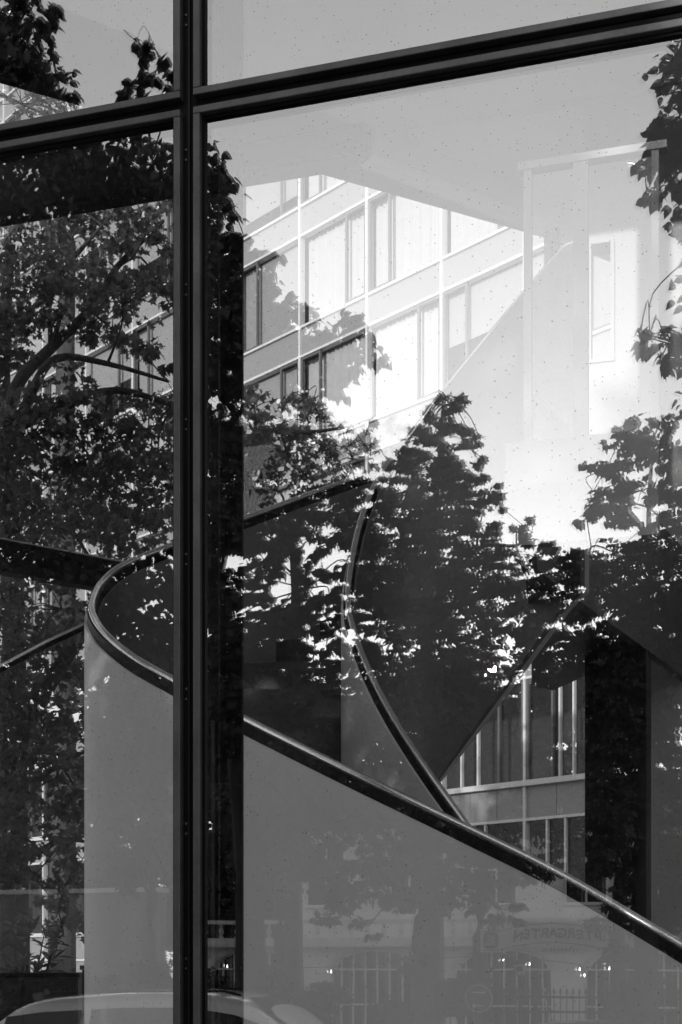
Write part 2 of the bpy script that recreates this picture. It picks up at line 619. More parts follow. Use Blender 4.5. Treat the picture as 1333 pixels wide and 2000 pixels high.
MB().add([(0, 0, 0.05), (5.2, 0, 0.05), (5.2, 0, 8.25), (0, 0, 8.25)], [(0, 1, 2, 3)]).build('pane', M['glass_back'], bk2)
MB().box(0.005, 5.2, -0.1, 0.12, 8.83, 10.29).build('upper_wall', M['ceil'], bk2)

# downstand along the ceiling, parallel to the street
o = tag(MB().box(0, 6.0, -0.25, 0.25, 8.44, 8.487).build('ceiling_panel', M['ceil']), 'shallow ceiling panel running across above the far corner', 'ceiling panel')
p = P(812, 290, 11.9)
o.location = (p.x, p.y, 0)
o.rotation_euler = (0, 0, ROT_IN)

# right interior wall with a narrow slot window
pw_ = P(1143, HY, 10.9)
rw = thing('partition_wall', 'grey interior wall right of the black column, with a narrow slot window', 'wall', (pw_.x, pw_.y, 0), ROT_IN)
sc_ = 10.9 / F
za, zb = EYE + (HY - 712) * sc_, EYE + (HY - 478) * sc_
b = MB()
b.box(0.0, 5.2, 0, 0.2, 0, za)
b.box(0.0, 0.02, 0, 0.2, za, zb)
b.box(0.21, 5.2, 0, 0.2, za, zb)
b.box(0.0, 5.2, 0, 0.2, zb, 8.24)
b.build('wall', M['wallgrey'], rw)
b = MB()
b.box(0.018, 0.05, -0.02, 0.08, za, zb).box(0.195, 0.225, -0.02, 0.08, za, zb).box(0.05, 0.195, -0.02, 0.08, za - 0.0, za + 0.03)
b.build('window_frame', M['wallgrey'], rw)

kp = P(1143, HY, 9.62)
kc = thing('square_column', 'broad black square column under the landing at the right', 'column', (kp.x, kp.y, 0), ROT_IN)
MB().box(0, 0.405, 0.0, 0.42, 0.0, 3.80).build('shaft', M['black'], kc, bevel=0.004)
MB().box(-0.006, 0.411, -0.006, 0.426, 0.0, 0.1).build('base', M['dark'], kc)

# ------------------------------------------------------------------ winding stair
A = [(1420, 1889, 5.5), (1333, 1838, 5.62), (1100, 1702, 5.82), (910, 1608, 6.0), (700, 1507, 6.2), (470, 1393, 6.5), (340, 1322, 6.72), (260, 1276, 6.92), (205, 1230, 7.15),
     (181, 1190, 7.45), (184, 1158, 7.75), (202, 1128, 8.05), (244, 1096, 8.35), (340, 1058, 8.75), (470, 1010, 9.1), (600, 962, 9.5), (760, 905, 9.95), (900, 850, 10.12), (1000, 812, 9.95), (1070, 785, 9.5)]
B = [(1080, 1840, 6.75), (990, 1720, 6.85), (910, 1602, 7.05), (830, 1490, 7.3), (760, 1380, 7.6), (715, 1290, 7.85), (690, 1220, 8.05), (680, 1170, 8.25), (684, 1110, 8.45), (700, 1030, 8.62),
     (722, 965, 8.75), (750, 912, 8.83), (800, 847, 8.88), (860, 768, 8.85), (960, 645, 8.65), (1040, 550, 8.4), (1098, 484, 8.22), (1118, 468, 8.15), (1143, 464, 8.08)]
stair = thing('winding_stair', 'winding stair with pale solid balustrades and polished steel handrails', 'staircase', (0, 7.6, 0), 0)


def interp(keys, x):
    for (x0, y0), (x1, y1) in zip(keys, keys[1:]):
        if x <= x1:
            t = 0 if x1 == x0 else max(0.0, (x - x0) / (x1 - x0))
            return y0 + (y1 - y0) * t
    return keys[-1][1]


PER = 8
At = spline([P(*a) for a in A], PER)
Bt = spline([P(*a) for a in B], PER)
RAIL, BAND = 0.019, 0.05


def rail_set(pts, bots, band_end):
    mid = [Vector((p.x, p.y, p.z - RAIL)) for p in pts]
    MB().tube(mid, RAIL, 12).build('handrail', M['steelrail'], stair, world=True, smooth=True)
    band_top = [Vector((p.x, p.y, p.z - 2 * RAIL + 0.006)) for p in pts]
    band_bot = [p.z - 2 * RAIL - BAND for p in pts]
    # the dark band under the rail stops where the flight turns back
    MB().wall(band_top[:band_end], band_bot[:band_end], 0.05).build('handrail_band', M['black'], stair, world=True)
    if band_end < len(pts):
        MB().wall(band_top[band_end - 1:], band_bot[band_end - 1:], 0.049).build('handrail_band', M['shade_skin'], stair, world=True)
    top = [Vector((p.x, p.y, z + 0.001)) for p, z in zip(pts, band_bot)]
    # pale outer skin, darker grey skin on the other face paints in its shade
    def shifted(off):
        out = []
        for i, p in enumerate(top):
            d = top[min(i + 1, len(top) - 1)] - top[max(i - 1, 0)]
            d = Vector((d.x, d.y, 0)).normalized()
            out.append(p + Vector((-d.y, d.x, 0)) * off)
        return out
    pb = MB().wall(shifted(0.02), bots, 0.038).build('balustrade', M['panel'], stair, world=True)
    MB().wall(shifted(-0.02), [z + 0.004 for z in bots], 0.038).build('shade_skin', M['shade_skin'], stair, world=True)
    return pb


Abot = []
for i in range(len(At)):
    Abot.append(interp([(0, 0.0), (9.4, 0.0), (10.2, 1.2), (12, 2.35), (13, 2.62), (14, 3.0), (15, 3.38), (16, 3.78), (17, 4.15), (18, 4.4), (19, 4.6)], i / PER))
Bbot = []
for i in range(len(Bt)):
    k = i / PER
    z = interp([(0, 0.0), (4, 0.0), (6, 0.5), (8, 1.3), (10, 2.0), (11, 2.3), (13, 2.89), (15, 3.35), (16.5, 3.74), (19, 3.86)], k)
    pxl = CX + Bt[i].x / Bt[i].y * F
    if k > 12.6 and pxl < 1112:
        z = EYE + (HY - (1510 - 1.354 * (pxl - 870))) / F * Bt[i].y
    Bbot.append(z)
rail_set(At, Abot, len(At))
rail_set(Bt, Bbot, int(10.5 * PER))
# treads between the two balustrades
KA = [(0, 0.6), (1, 3.0), (2, 5.0), (3, 7.2), (4, 9.5), (5, 12.2), (6, 14.3), (7, 16.0), (8, 18.2)]
KB = [(0, 0.9), (1, 2.2), (2, 3.6), (3, 5.0), (4, 7.0), (5, 9.2), (6, 11.3), (7, 13.2), (8, 15.4)]


def at_(pts, k):
    x = max(0.0, min(k * PER, len(pts) - 1.001))
    i = int(x)
    return pts[i].lerp(pts[i + 1], x - i)


NT = 21
for k in range(NT):
    t0, t1 = 8.0 * k / NT, 8.0 * (k + 1) / NT
    a0, a1, b0, b1 = at_(At, interp(KA, t0)), at_(At, interp(KA, t1)), at_(Bt, interp(KB, t0)), at_(Bt, interp(KB, t1))
    zt = 0.5 * (a0.z + a1.z) - 0.98
    q = []
    for p, o_ in ((a0, b0), (a1, b1), (b1, a1), (b0, a0)):
        d = Vector((o_.x - p.x, o_.y - p.y, 0)).normalized() * 0.045
        q.append((p.x + d.x, p.y + d.y))
    if zt > 0.2:
        MB().prism(q, zt - 0.2, zt).build('tread', M['tread'], stair, world=True)

# landing slab with its dark parapet
e0, e1, e2 = Vector((0.96, 7.6, 0)), Vector((2.02, 9.68, 0)), Vector((1.64, 11.1, 0))
ed = (e1 - e0).normalized()
e9 = e1 + ed * 2.4
ld = thing('stair_landing', 'dark landing slab and parapet slanting away above the square column', 'landing', (1.6, 9.2, 3.81), 0)
MB().prism([(e0.x, e0.y), (e1.x, e1.y), (e2.x, e2.y), (1.45, 10.9), (1.2, 9.0), (1.02, 7.9)], 3.815, 4.05).build('slab', M['dark'], ld, world=True)
pp = [e0 + ed * t for t in (0.06, 0.6, 1.2, 2.4, 3.2, 4.6)]
MB().wall([Vector((p.x + 0.03, p.y - 0.015, 4.75)) for p in pp], [3.81] * 6, 0.06).build('parapet', M['slabgrey'], ld, world=True)

# low pale parapet in front of the landing that carries a glass screen
YG = 7.5
g0 = P(987, HY, YG)
gs = thing('glass_screen', 'clear framed glass screen on a low pale parapet in front of the upper flight', 'screen', (g0.x, g0.y, 3.9), ROT_IN)
sg1 = YG / F
x_ = lambda px: (px - 987) * sg1 * 1.02
zp, zt_g = EYE + (HY - 866) * sg1, EYE + (HY - 336) * sg1
MB().box(0, x_(1275), 0, 0.08, 0.0, zp - 3.9).build('parapet', M['wallgrey'], gs)
for a_, b_ in ((1022, 1037), (1116, 1144), (1262, 1275)):
    MB().box(x_(a_), x_(b_), 0.01, 0.06, zp - 3.899, zt_g - 3.9).build('post', M['wallgrey'], gs)
MB().box(x_(1012), x_(1290), 0.0, 0.07, zt_g - 3.899, zt_g - 3.86).build('top_rail', M['wallgrey'], gs)
for a_, b_ in ((1037, 1116), (1144, 1262)):
    MB().add([(x_(a_), .035, zp - 3.9), (x_(b_), .035, zp - 3.9), (x_(b_), .035, zt_g - 3.9), (x_(a_), .035, zt_g - 3.9)], [(0, 1, 2, 3)]).build('pane', M['glass_in'], gs)

# bridge beam and slim rail at the left
bb = MB()
p0 = P(-260, 1004, 8.0)
p1 = P(262, 1106, 9.05)
dd = Vector((0.794, 0.607, 0))
br = thing('bridge_beam', 'black beam with a thin bright top edge crossing left of the stair', 'beam', (P(0, HY, 8.5).x, 8.5, 4.0), atan2(dd.y, dd.x))
MB().box(-1.6, 1.35, -0.05, 0.05, 0.03, 0.212).build('web', M['black'], br)
MB().box(-1.6, 1.35, -0.06, 0.06, 0.213, 0.222).build('top_edge', M['steelrail'], br)
sr = thing('sloping_rail', 'slim dark sloping rail behind the left curve of the stair', 'rail', (P(90, HY, 9.6).x, 9.6, 3.5), 0)
ra = [P(-200, 1402, 9.3), P(0, 1302, 9.5), P(90, 1254, 9.6), P(182, 1211, 9.7)]
MB().tube(ra, 0.012, 8).build('handrail', M['steelrail'], sr, world=True, smooth=True)
MB().wall([Vector((p.x, p.y, p.z - 0.013)) for p in ra], [p.z - 0.045 for p in ra], 0.02).build('stringer', M['black'], sr, world=True)

# cabinets and the oleander by the courtyard glass
for i, (x0, x1, y, Y, lab) in enumerate(((160, 372, 1886, 9.4, 'taller black cabinet at the foot of the stair, lower left'), (-60, 152, 1901, 9.9, 'lower black cabinet left of the taller one by the oleander'))):
    q = P(x0, y, Y)
    w = (x1 - x0) * Y / F
    cb = thing('black_cabinet', lab, 'cabinet', (q.x, q.y, 0), 0, 'black cabinets by the courtyard glass')
    MB().box(0, w, 0, 0.45, 0.06, q.z - 0.03).build('carcass', M['dark'], cb, bevel=0.003)
    MB().box(-0.012, w + 0.012, -0.012, 0.462, q.z - 0.03, q.z).build('top', M['black'], cb, bevel=0.003)
    for k in range(2):
        d = MB().box(0.008 + k * w / 2, (k + 1) * w / 2 - 0.008, -0.018, -0.001, 0.09, q.z - 0.05).build('door', M['dark'], cb, bevel=0.002)
        MB().box(w / 2 - 0.05 + k * 0.085, w / 2 - 0.035 + k * 0.085, -0.035, -0.019, 0.9, 1.05).build('handle', M['steelrail'], d)


# ------------------------------------------------------------------ the office block across the courtyard
b0 = Vector((0.0189 * 35, 35, 0))
bd = Vector((0.683, -0.7305, 0))
blk = thing('office_block', 'large pale office block with white gridded ribbon windows across the courtyard', 'building', (b0.x, b0.y, 0), atan2(bd.y, bd.x))
BAY, X0, NB = 2.48, -2.49, 19
I0 = -14
H0, ST, NS = 2.45, 3.1, 10
SP = 0.82
WH = ST - SP
xa, xb = X0 + BAY * I0, X0 + BAY * (I0 + NB)
top = H0 + ST * NS
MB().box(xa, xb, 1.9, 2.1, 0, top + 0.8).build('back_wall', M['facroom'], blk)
MB().box(xa, xb, 0.02, 0.2, 0, H0 - SP - 0.003).build('base_wall', M['facpanel'], blk)
MB().box(xa, xb, 0.06, 2.0, top, top + 0.6).build('roof', M['facpanel'], blk)
sp_me = MB().box(0.036, BAY - 0.036, 0.02, 0.1, -SP + 0.062, -0.062).mesh('spandrel_panel', M['facpanel'])
tp_me = MB().box(0.008, (BAY - 0.072) / 3 - 0.008, 0.02, 0.1, -SP + 0.062, -0.062).mesh('spandrel_panel', M['facpanel'])
wb_me = MB().box(-0.025, 0.025, -0.02, 0.06, 0.0, WH).mesh('window_bar', M['facwhite'])
mu_me = MB().box(-0.035, 0.035, -0.05, 0.12, 0.0, top).mesh('mullion', M['facwhite'])
le_me = MB().box(xa, xb, -0.04, 0.14, -0.06, 0.0).mesh('ledge', M['facwhite'])
ls_me = MB().box(xa, xb, -0.12, 0.14, -0.06, 0.06).mesh('ledge', M['facwhite'])
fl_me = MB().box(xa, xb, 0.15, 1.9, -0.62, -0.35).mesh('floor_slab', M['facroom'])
pn_me = MB().add([(0.036, 0.05, 0.0), (BAY - 0.036, 0.05, 0.0), (BAY - 0.036, 0.05, WH), (0.036, 0.05, WH)], [(0, 1, 2, 3)]).mesh('pane', M['glass_far'])
cf = MB()
cw = 0.74
cf.box(0, cw, -0.025, 0.045, 0.0, 0.06).box(0, cw, -0.025, 0.045, WH - 0.07, WH - 0.01).box(0, 0.06, -0.025, 0.045, 0.06, WH - 0.07).box(cw - 0.06, cw, -0.025, 0.045, 0.06, WH - 0.07)
cf_me = cf.mesh('casement', M['facdark'])
cu = MB()
n = 46
for i in range(n + 1):
    x = 0.05 + (BAY - 0.1) * i / n
    y = 0.24 + 0.035 * sin(i * 2.1) + 0.012 * sin(i * 5.3)
    cu.v += [(x, y, 0.02), (x, y, WH - 0.02)]
cu.f = [(2 * i, 2 * i + 2, 2 * i + 3, 2 * i + 1) for i in range(n)]
cu_me = cu.mesh('curtain', M['curtain'])
bl_me = {}
for i in range(NB + 1):
    place('mullion', mu_me, blk, (X0 + BAY * (I0 + i), 0, 0))
rr = random.Random(3)
for k in range(NS + 1):
    h = H0 + ST * k
    place('ledge', ls_me if k < 3 else le_me, blk, (0, -0.003, h))
    place('ledge', le_me, blk, (0, -0.003, h - SP + 0.06))
    place('floor_slab', fl_me, blk, (0, 0, h))
    for i in range(NB):
        x = X0 + BAY * (I0 + i)
        if k < 3:
            for q in range(3):
                place('spandrel_panel', tp_me, blk, (x + 0.036 + q * (BAY - 0.072) / 3, 0, h))
            for q in (0.95, 1.32) if (I0 + i + k + 1) % 2 else (0.6, 1.1):
                place('window_bar', wb_me, blk, (x + q, 0, h))
        else:
            place('spandrel_panel', sp_me, blk, (x, 0, h))
        if k == NS:
            continue
        wz = h
        wn_ = place('pane', pn_me, blk, (x, 0, wz))
        # casements stand in pairs either side of every second mullion, staggered by storey
        odd = (I0 + i + k + 1) % 2
        place('casement', cf_me, blk, (x + (0.045 if odd else BAY - 0.045 - cw), 0, wz))
        q = rr.random()
        if k >= 3:
            if q < 0.62:
                place('curtain', cu_me, blk, (x, 0, wz))
            elif q < 0.95:
                dr = rr.choice((0.55, 0.8, 1.0, 1.0))
                z0 = WH * (1 - dr) + 0.02
                key = round(dr, 2)
                if key not in bl_me:
                    bl_me[key] = MB().box(0.05, BAY - 0.05, 0.18, 0.19, z0, WH - 0.02).mesh('blind', M['blind'])
                place('blind', bl_me[key], blk, (x, 0, wz))
        elif q < 0.12:
            place('curtain', cu_me, blk, (x + 0.5, 0.2, wz), scale=(0.5, 1, 1))

# ------------------------------------------------------------------ foliage
LEAF = {
    'lime': ([(0, 0), (-.3, .1), (-.42, .36), (-.3, .66), (0, 1.05), (.3, .66), (.42, .36), (.3, .1)], [(0, 1, 2, 3, 4), (0, 4, 5, 6, 7)]),
    'maple': ([(0, 0), (-.45, .08), (-.25, .32), (-.6, .62), (-.24, .6), (0, 1.05), (.24, .6), (.6, .62), (.25, .32), (.45, .08)], [(0, 1, 2), (0, 2, 3, 4), (0, 4, 5, 6), (0, 6, 7, 8), (0, 8, 9)]),
    'slim': ([(0, 0), (-.16, .35), (-.13, .7), (0, 1.05), (.13, .7), (.16, .35)], [(0, 1, 2, 3), (0, 3, 4, 5)]),
    'oval': ([(0, 0), (-.3, .3), (-.26, .7), (0, 1.0), (.26, .7), (.3, .3)], [(0, 1, 2, 3), (0, 3, 4, 5)]),
}


def unit(v):
    return v / np.maximum(np.linalg.norm(v, axis=1, keepdims=True), 1e-9)


def leaf_frames(blobs, dens, size, droop=0.35, flat=0.45, spray=0.34, gaps=0.25):
    """positions and axes of leaves: each blob (centre, radius) is filled with flattish sprays of leaves"""
    pos, tip, nor, siz = [], [], [], []
    for c, r in blobs:
        c = np.array(c)
        nl = max(14, int(dens * (r / size) ** 2))
        per = 16
        ns = max(2, int(nl / per))
        d = unit(rng.normal(size=(ns, 3)))
        rad = r * rng.random(ns) ** 0.42
        sc = c + d * rad[:, None] * np.array([1, 1, 0.9])
        keep = rng.random(ns) > gaps * (rad / r)
        sc, d = sc[keep], d[keep]
        for s_, dd_ in zip(sc, d):
            m = int(per * rng.uniform(0.7, 1.4))
            out = dd_ * np.array([1, 1, 0.25]) + rng.normal(size=3) * 0.3
            out /= np.linalg.norm(out) + 1e-9
            off = rng.normal(size=(m, 3)) * np.array([1, 1, flat * 0.5]) * spray * min(r, 0.9) * 0.6
            off += out * rng.random(m)[:, None] * spray * min(r, 0.9)
            pos.append(s_ + off - np.array([0, 0, 1]) * (np.linalg.norm(off, axis=1) ** 2)[:, None] * 0.5)
            t = off + out * 0.3 + rng.normal(size=(m, 3)) * 0.25
            t[:, 2] -= droop * (0.5 + rng.random(m))
            tip.append(unit(t))
            n_ = rng.normal(size=(m, 3)) * 0.55
            n_[:, 2] += 0.8
            nor.append(n_)
            siz.append(size * rng.uniform(0.65, 1.2, m))
    pos, tip, nor, siz = np.concatenate(pos), np.concatenate(tip), np.concatenate(nor), np.concatenate(siz)
    nor = unit(nor - tip * np.sum(nor * tip, axis=1, keepdims=True))
    return pos, tip, nor, siz


def leaf_mesh(name, shape, frames, m, fold=0.25):
    pos, tip, nor, siz = frames
    pts, faces = LEAF[shape]
    pts = np.array(pts)
    side = np.cross(tip, nor)
    L = len(pts)
    n = len(pos)
    lift = np.abs(pts[:, 0]) * fold - (pts[:, 1] ** 2) * 0.15
    v = pos[:, None, :] + siz[:, None, None] * (side[:, None, :] * pts[None, :, 0, None] + tip[:, None, :] * pts[None, :, 1, None] + nor[:, None, :] * lift[None, :, None])
    v = v.reshape(-1, 3)
    tot = np.array([len(f) for f in faces])
    loop = np.concatenate([np.array(f) for f in faces])
    loops = (np.arange(n)[:, None] * L + loop[None, :]).ravel().astype(np.int32)
    tots = np.tile(tot, n).astype(np.int32)
    starts = np.concatenate([[0], np.cumsum(tots)[:-1]]).astype(np.int32)
    me = bpy.data.meshes.new(name)
    me.vertices.add(len(v))
    me.vertices.foreach_set('co', v.astype(np.float32).ravel())
    me.loops.add(len(loops))
    me.loops.foreach_set('vertex_index', loops)
    me.polygons.add(len(tots))
    me.polygons.foreach_set('loop_start', starts)
    me.polygons.foreach_set('loop_total', tots)
    me.materials.append(m)
    me.update(calc_edges=True)
    return me


def sub(fr, idx):
    return tuple(a[idx] for a in fr)


LEAF_ME = {}


def tree(name, label, blobs, trunk, limbs, shape, size, dens, m, group=None, single=0, seen=None, **kw):
    """trunk: [(point, radius)...]; limbs: list of the same; blobs: (centre, radius)"""
    base = Vector(trunk[0][0])
    t = thing(name, label, 'tree', base, 0, group)
    b = MB()
    tp = spline([p for p, r in trunk], 4)
    rs = [interp([(i, r) for i, (p, r) in enumerate(trunk)], k / 4) for k in range(len(tp))]
    b.tube(tp, rs, 10)
    b.build('trunk', M['bark'], t, world=True, smooth=True)
    for lm in limbs:
        lp = spline([p for p, r in lm], 4)
        lr = [interp([(i, r) for i, (p, r) in enumerate(lm)], k / 4) for k in range(len(lp))]
        MB().tube(lp, lr, 7).build('limb', M['bark'], t, world=True, smooth=True)
    # thin branches from the nearest limb point to each clump of leaves
    allp = [(p, r) for lm in [trunk] + limbs for p, r in lm]
    tw = MB()
    rnd = random.Random(len(blobs))
    for c, r in blobs:
        c = Vector(c)
        near = min(allp, key=lambda q: (Vector(q[0]) - c).length)
        s_ = Vector(near[0])
        mid_ = s_.lerp(c, 0.5) + Vector((rnd.uniform(-.15, .15), rnd.uniform(-.15, .15), rnd.uniform(0, .25)))
        r0 = min(near[1] * 0.6, 0.035)
        tw.tube(spline([s_, mid_, c], 4), [r0 + (0.006 - r0) * k / 8 for k in range(9)], 5, cap=False)
        for k in range(7):
            d = Vector((rnd.gauss(0, 1), rnd.gauss(0, 1), rnd.gauss(0.1, .6))).normalized() * r * rnd.uniform(0.6, 0.95)
            tw.tube([c.lerp(mid_, 0.3 * rnd.random()), c + d * 0.5 + Vector((0, 0, 0.04)), c + d], [0.009, 0.006, 0.003], 4, cap=False)
    o = tw.build('twigs', M['bark'], t, world=True)
    o['kind'] = 'stuff'
    fr = leaf_frames(blobs, dens, size, **kw)
    n = len(fr[0])
    idx = np.arange(n)
    if single:
        w_ = fr[3].copy()
        if seen is not None:
            w_ = w_ * (1 + 5 * seen(fr[0]))
        pick = np.argsort(-w_)[:single]
        lo = np.zeros(n, bool)
        lo[pick] = True
        if shape not in LEAF_ME:
            one = (np.zeros((1, 3)), np.array([[0, 1.0, 0]]), np.array([[0, 0, 1.0]]), np.ones(1))
            LEAF_ME[shape] = leaf_mesh('leaf', shape, one, m)
        for i in np.nonzero(lo)[0]:
            o = bpy.data.objects.new('leaf', LEAF_ME[shape])
            C.objects.link(o)
            o.parent = t
            ti, no = Vector(fr[1][i]), Vector(fr[2][i])
            si = ti.cross(no)
            mtx = Matrix((si, ti, no)).transposed().to_4x4()
            o.matrix_local = Matrix.Translation(Vector(fr[0][i]) - base) @ mtx @ Matrix.Scale(float(fr[3][i]), 4)
        idx = np.nonzero(~lo)[0]
    fr = sub(fr, idx)
    fr = (fr[0] - np.array(base)[None, :],) + fr[1:]
    o = bpy.data.objects.new('crown', leaf_mesh('crown', shape, fr, m))
    C.objects.link(o)
    o.parent = t
    o['kind'] = 'stuff'
    return t


def rblobs(lst, Y, jit=0.5, back=0, fn=RF):
    out = []
    for px, py, r in lst:
        y = Y + rng.uniform(-jit, jit)
        out.append((tuple(fn(px, py, y)), r / F * y))
        for k in range(back):
            y2 = Y + rng.uniform(0.6, 1.8)
            out.append((tuple(fn(px + rng.uniform(-.4, .4) * r, py + rng.uniform(-.3, .3) * r, y2)), 0.9 * r / F * y2))
    return out


def limb(pts, r0, r1, fn):
    n = len(pts)
    return [(fn(*p), r0 + (r1 - r0) * i / (n - 1)) for i, p in enumerate(pts)]


def in_cam(pos):
    px = CX + pos[:, 0] / np.maximum(pos[:, 1], .1) * F
    py = HY - (pos[:, 2] - EYE) / np.maximum(pos[:, 1], .1) * F
    return ((px > 0) & (px < 1333) & (py > 0) & (py < 2000) & (pos[:, 1] > 0)).astype(float)


# -- the maple seen through the hall, beyond the courtyard glass
mb = [(40, 470, 95), (150, 440, 80), (250, 420, 70), (300, 480, 60), (60, 560, 80), (170, 560, 90), (240, 590, 75), (20, 660, 60), (310, 560, 45), (230, 650, 60), (100, 640, 45), (300, 690, 40),
      (130, 800, 85), (60, 860, 90), (200, 860, 90), (290, 850, 80), (100, 950, 110), (220, 960, 100), (310, 940, 90), (30, 1010, 90), (150, 1050, 90), (270, 1030, 80),
      (20, 1160, 90), (110, 1190, 90), (60, 1270, 60), (120, 1330, 80), (60, 1400, 90), (150, 1430, 80), (20, 1480, 80), (110, 1530, 90), (160, 1560, 60), (40, 1590, 60), (130, 1660, 60), (60, 1720, 70),
      (150, 1730, 60), (110, 1790, 45), (170, 1810, 35), (-60, 900, 120), (-80, 600, 130), (-60, 1300, 130), (-60, 1650, 110), (350, 800, 60), (380, 930, 80)]
mlimbs = [limb([(25, 1180, 16.0), (10, 900, 15.9), (30, 760, 15.7), (100, 680, 15.5), (180, 600, 15.4), (230, 520, 15.3), (320, 430, 15.2)], .1, .02, P),
          limb([(10, 900, 15.9), (60, 770, 15.6), (110, 700, 15.3), (210, 710, 15.2), (330, 745, 15.1)], .07, .015, P),
          limb([(30, 840, 15.9), (120, 790, 15.6), (230, 762, 15.3), (340, 790, 15.2), (440, 800, 15.1)], .06, .015, P),
          limb([(0, 640, 16.2), (70, 600, 16.0), (130, 520, 15.8), (200, 440, 15.6)], .06, .015, P),
          limb([(20, 1640, 16.0), (70, 1665, 15.7), (120, 1640, 15.5), (185, 1648, 15.3)], .06, .012, P),
          limb([(22, 1610, 16.0), (60, 1540, 15.6), (120, 1490, 15.4), (190, 1460, 15.2)], .06, .012, P),
          limb([(22, 1500, 16.0), (60, 1400, 15.4), (120, 1300, 15.1), (178, 1212, 14.9), (210, 1150, 14.8)], .11, .05, P)]
tree('maple_tree', 'broad maple close behind the courtyard glass, left of the stair', rblobs(mb, 15.5, 0.7, 0, P),
     [(Vector((P(30, HY, 16.0).x, 16.0, -0.05)), .2), (P(25, 1650, 16.0), .17), (P(25, 1180, 16.0), .13), (P(5, 760, 16.2), .09), (P(20, 480, 16.3), .05)], mlimbs,
     'maple', .088, 16, M['leaf_maple'], 'maples in the courtyard', single=300, seen=in_cam, gaps=0.3)
mb2 = [(490, 800, 60), (540, 850, 55), (590, 775, 38), (600, 830, 50), (560, 900, 60), (640, 890, 48), (500, 930, 60), (600, 950, 45), (690, 900, 35), (716, 850, 24), (720, 880, 25), (670, 940, 35), (440, 760, 60), (430, 900, 80),
       (480, 1010, 60), (560, 1010, 50), (650, 880, 30)]
ml2 = [limb([(470, 1200, 19.2), (500, 960, 18.9), (560, 880, 18.8), (610, 790, 18.7)], .07, .012, P), limb([(480, 1060, 19.1), (500, 850, 18.8), (600, 845, 18.6), (690, 832, 18.5)], .06, .012, P)]
tree('maple_tree', 'smaller maple behind the upper flight, between column and inner handrail', rblobs(mb2, 18.8, 0.6, 0, P),
     [(Vector((P(455, HY, 19.3).x, 19.3, -0.05)), .16), (P(460, 1500, 19.3), .13), (P(470, 1200, 19.2), .09), (P(480, 900, 19.1), .05)], ml2,
     'maple', .115, 15, M['leaf_maple'], 'maples in the courtyard', gaps=0.35)
mb3 = [(130, 110, 70), (220, 150, 60), (300, 170, 60), (100, 190, 60), (200, 210, 60), (320, 230, 60), (30, 200, 80), (0, 90, 70), (60, 300, 90), (180, 300, 90), (280, 300, 80), (-80, 150, 120), (-60, 350, 120), (350, 330, 80)]
tree('maple_tree', 'tall pale maple further back whose top shows through the upper left pane', rblobs(mb3, 23.5, 1.0, 0, P),
     [(Vector((P(120, HY, 24).x, 24, -0.05)), .25), (P(125, 1200, 24), .2), (P(130, 600, 24), .14), (P(150, 250, 24), .07)], [],
     'maple', .15, 7, leafmat('pale maple leaf', 0.12), 'maples in the courtyard', gaps=0.35)

# -- the trees of the street, seen in the glass
t1 = [(20, 165, 80), (-40, 70, 100), (60, 30, 45), (90, 160, 50), (120, 195, 38), (-90, 230, 140), (80, 330, 90), (180, 340, 80), (270, 330, 75), (350, 340, 70), (395, 330, 42), (400, 400, 45), (60, 450, 130), (200, 470, 130), (330, 470, 110), (420, 480, 62),
      (292, 205, 15), (286, 172, 13), (280, 142, 12), (273, 112, 11), (268, 82, 9), (301, 152, 11), (313, 120, 8), (322, 198, 14), (341, 180, 11), (256, 198, 15), (262, 165, 9), (282, 100, 9), (338, 150, 7),
      (430, 560, 85), (490, 500, 40), (500, 560, 30), (300, 620, 150), (120, 640, 170), (480, 640, 90), (560, 640, 62), (600, 690, 60), (660, 660, 52), (700, 690, 44), (640, 740, 45), (520, 720, 80), (400, 740, 110), (200, 800, 160), (50, 850, 170),
      (430, 860, 90), (330, 930, 120), (500, 1030, 60), (430, 1000, 80), (395, 1150, 62), (540, 1195, 36), (655, 1060, 26), (600, 1310, 55), (600, 1120, 30), (640, 1180, 30), (520, 1105, 34), (565, 1235, 48), (590, 1180, 34), (690, 1105, 34), (665, 1255, 50), (480, 1140, 40), (560, 1070, 30), (690, 1180, 34), (625, 1075, 20), (500, 1260, 100), (200, 1050, 150), (380, 1280, 110), (60, 1100, 160), (200, 1250, 140), (300, 1400, 140), (470, 1400, 90), (600, 1370, 60), (-150, 500, 200), (-150, 900, 200), (-100, 1300, 200), (100, 1500, 150)]
u1, w1 = uw(490, 19.5)
tree('lime_tree', 'large lime across the street, its big leaves mirrored along the column', rblobs(t1, 16.0, 0.8, 0),
     [(street(u1, w1, -0.02), .26), (RF(488, 1750, 19.5), .2), (RF(470, 1500, 19.3), .17), (RF(420, 1150, 18.7), .14), (RF(330, 800, 17.8), .1), (RF(220, 450, 17.0), .06), (RF(120, 200, 16.4), .03)],
     [limb([(420, 1150, 18.7), (480, 900, 17.4), (560, 740, 16.4), (660, 680, 16.0)], .09, .015, RF), limb([(330, 800, 17.8), (370, 600, 16.8), (400, 400, 16.2)], .07, .012, RF), limb([(320, 480, 16.4), (292, 260, 16.1), (280, 150, 16), (268, 74, 16)], .02, .003, RF), limb([(300, 300, 16.1), (328, 210, 16), (342, 150, 16)], .01, .003, RF),
      limb([(420, 1150, 18.7), (250, 1000, 17.2), (60, 850, 16.2)], .08, .02, RF), limb([(470, 1500, 19.3), (540, 1300, 17.8), (600, 1150, 16.4)], .07, .015, RF)],
     'lime', .11, 34, M['leaf_lime'], 'trees across the street', gaps=0.12)
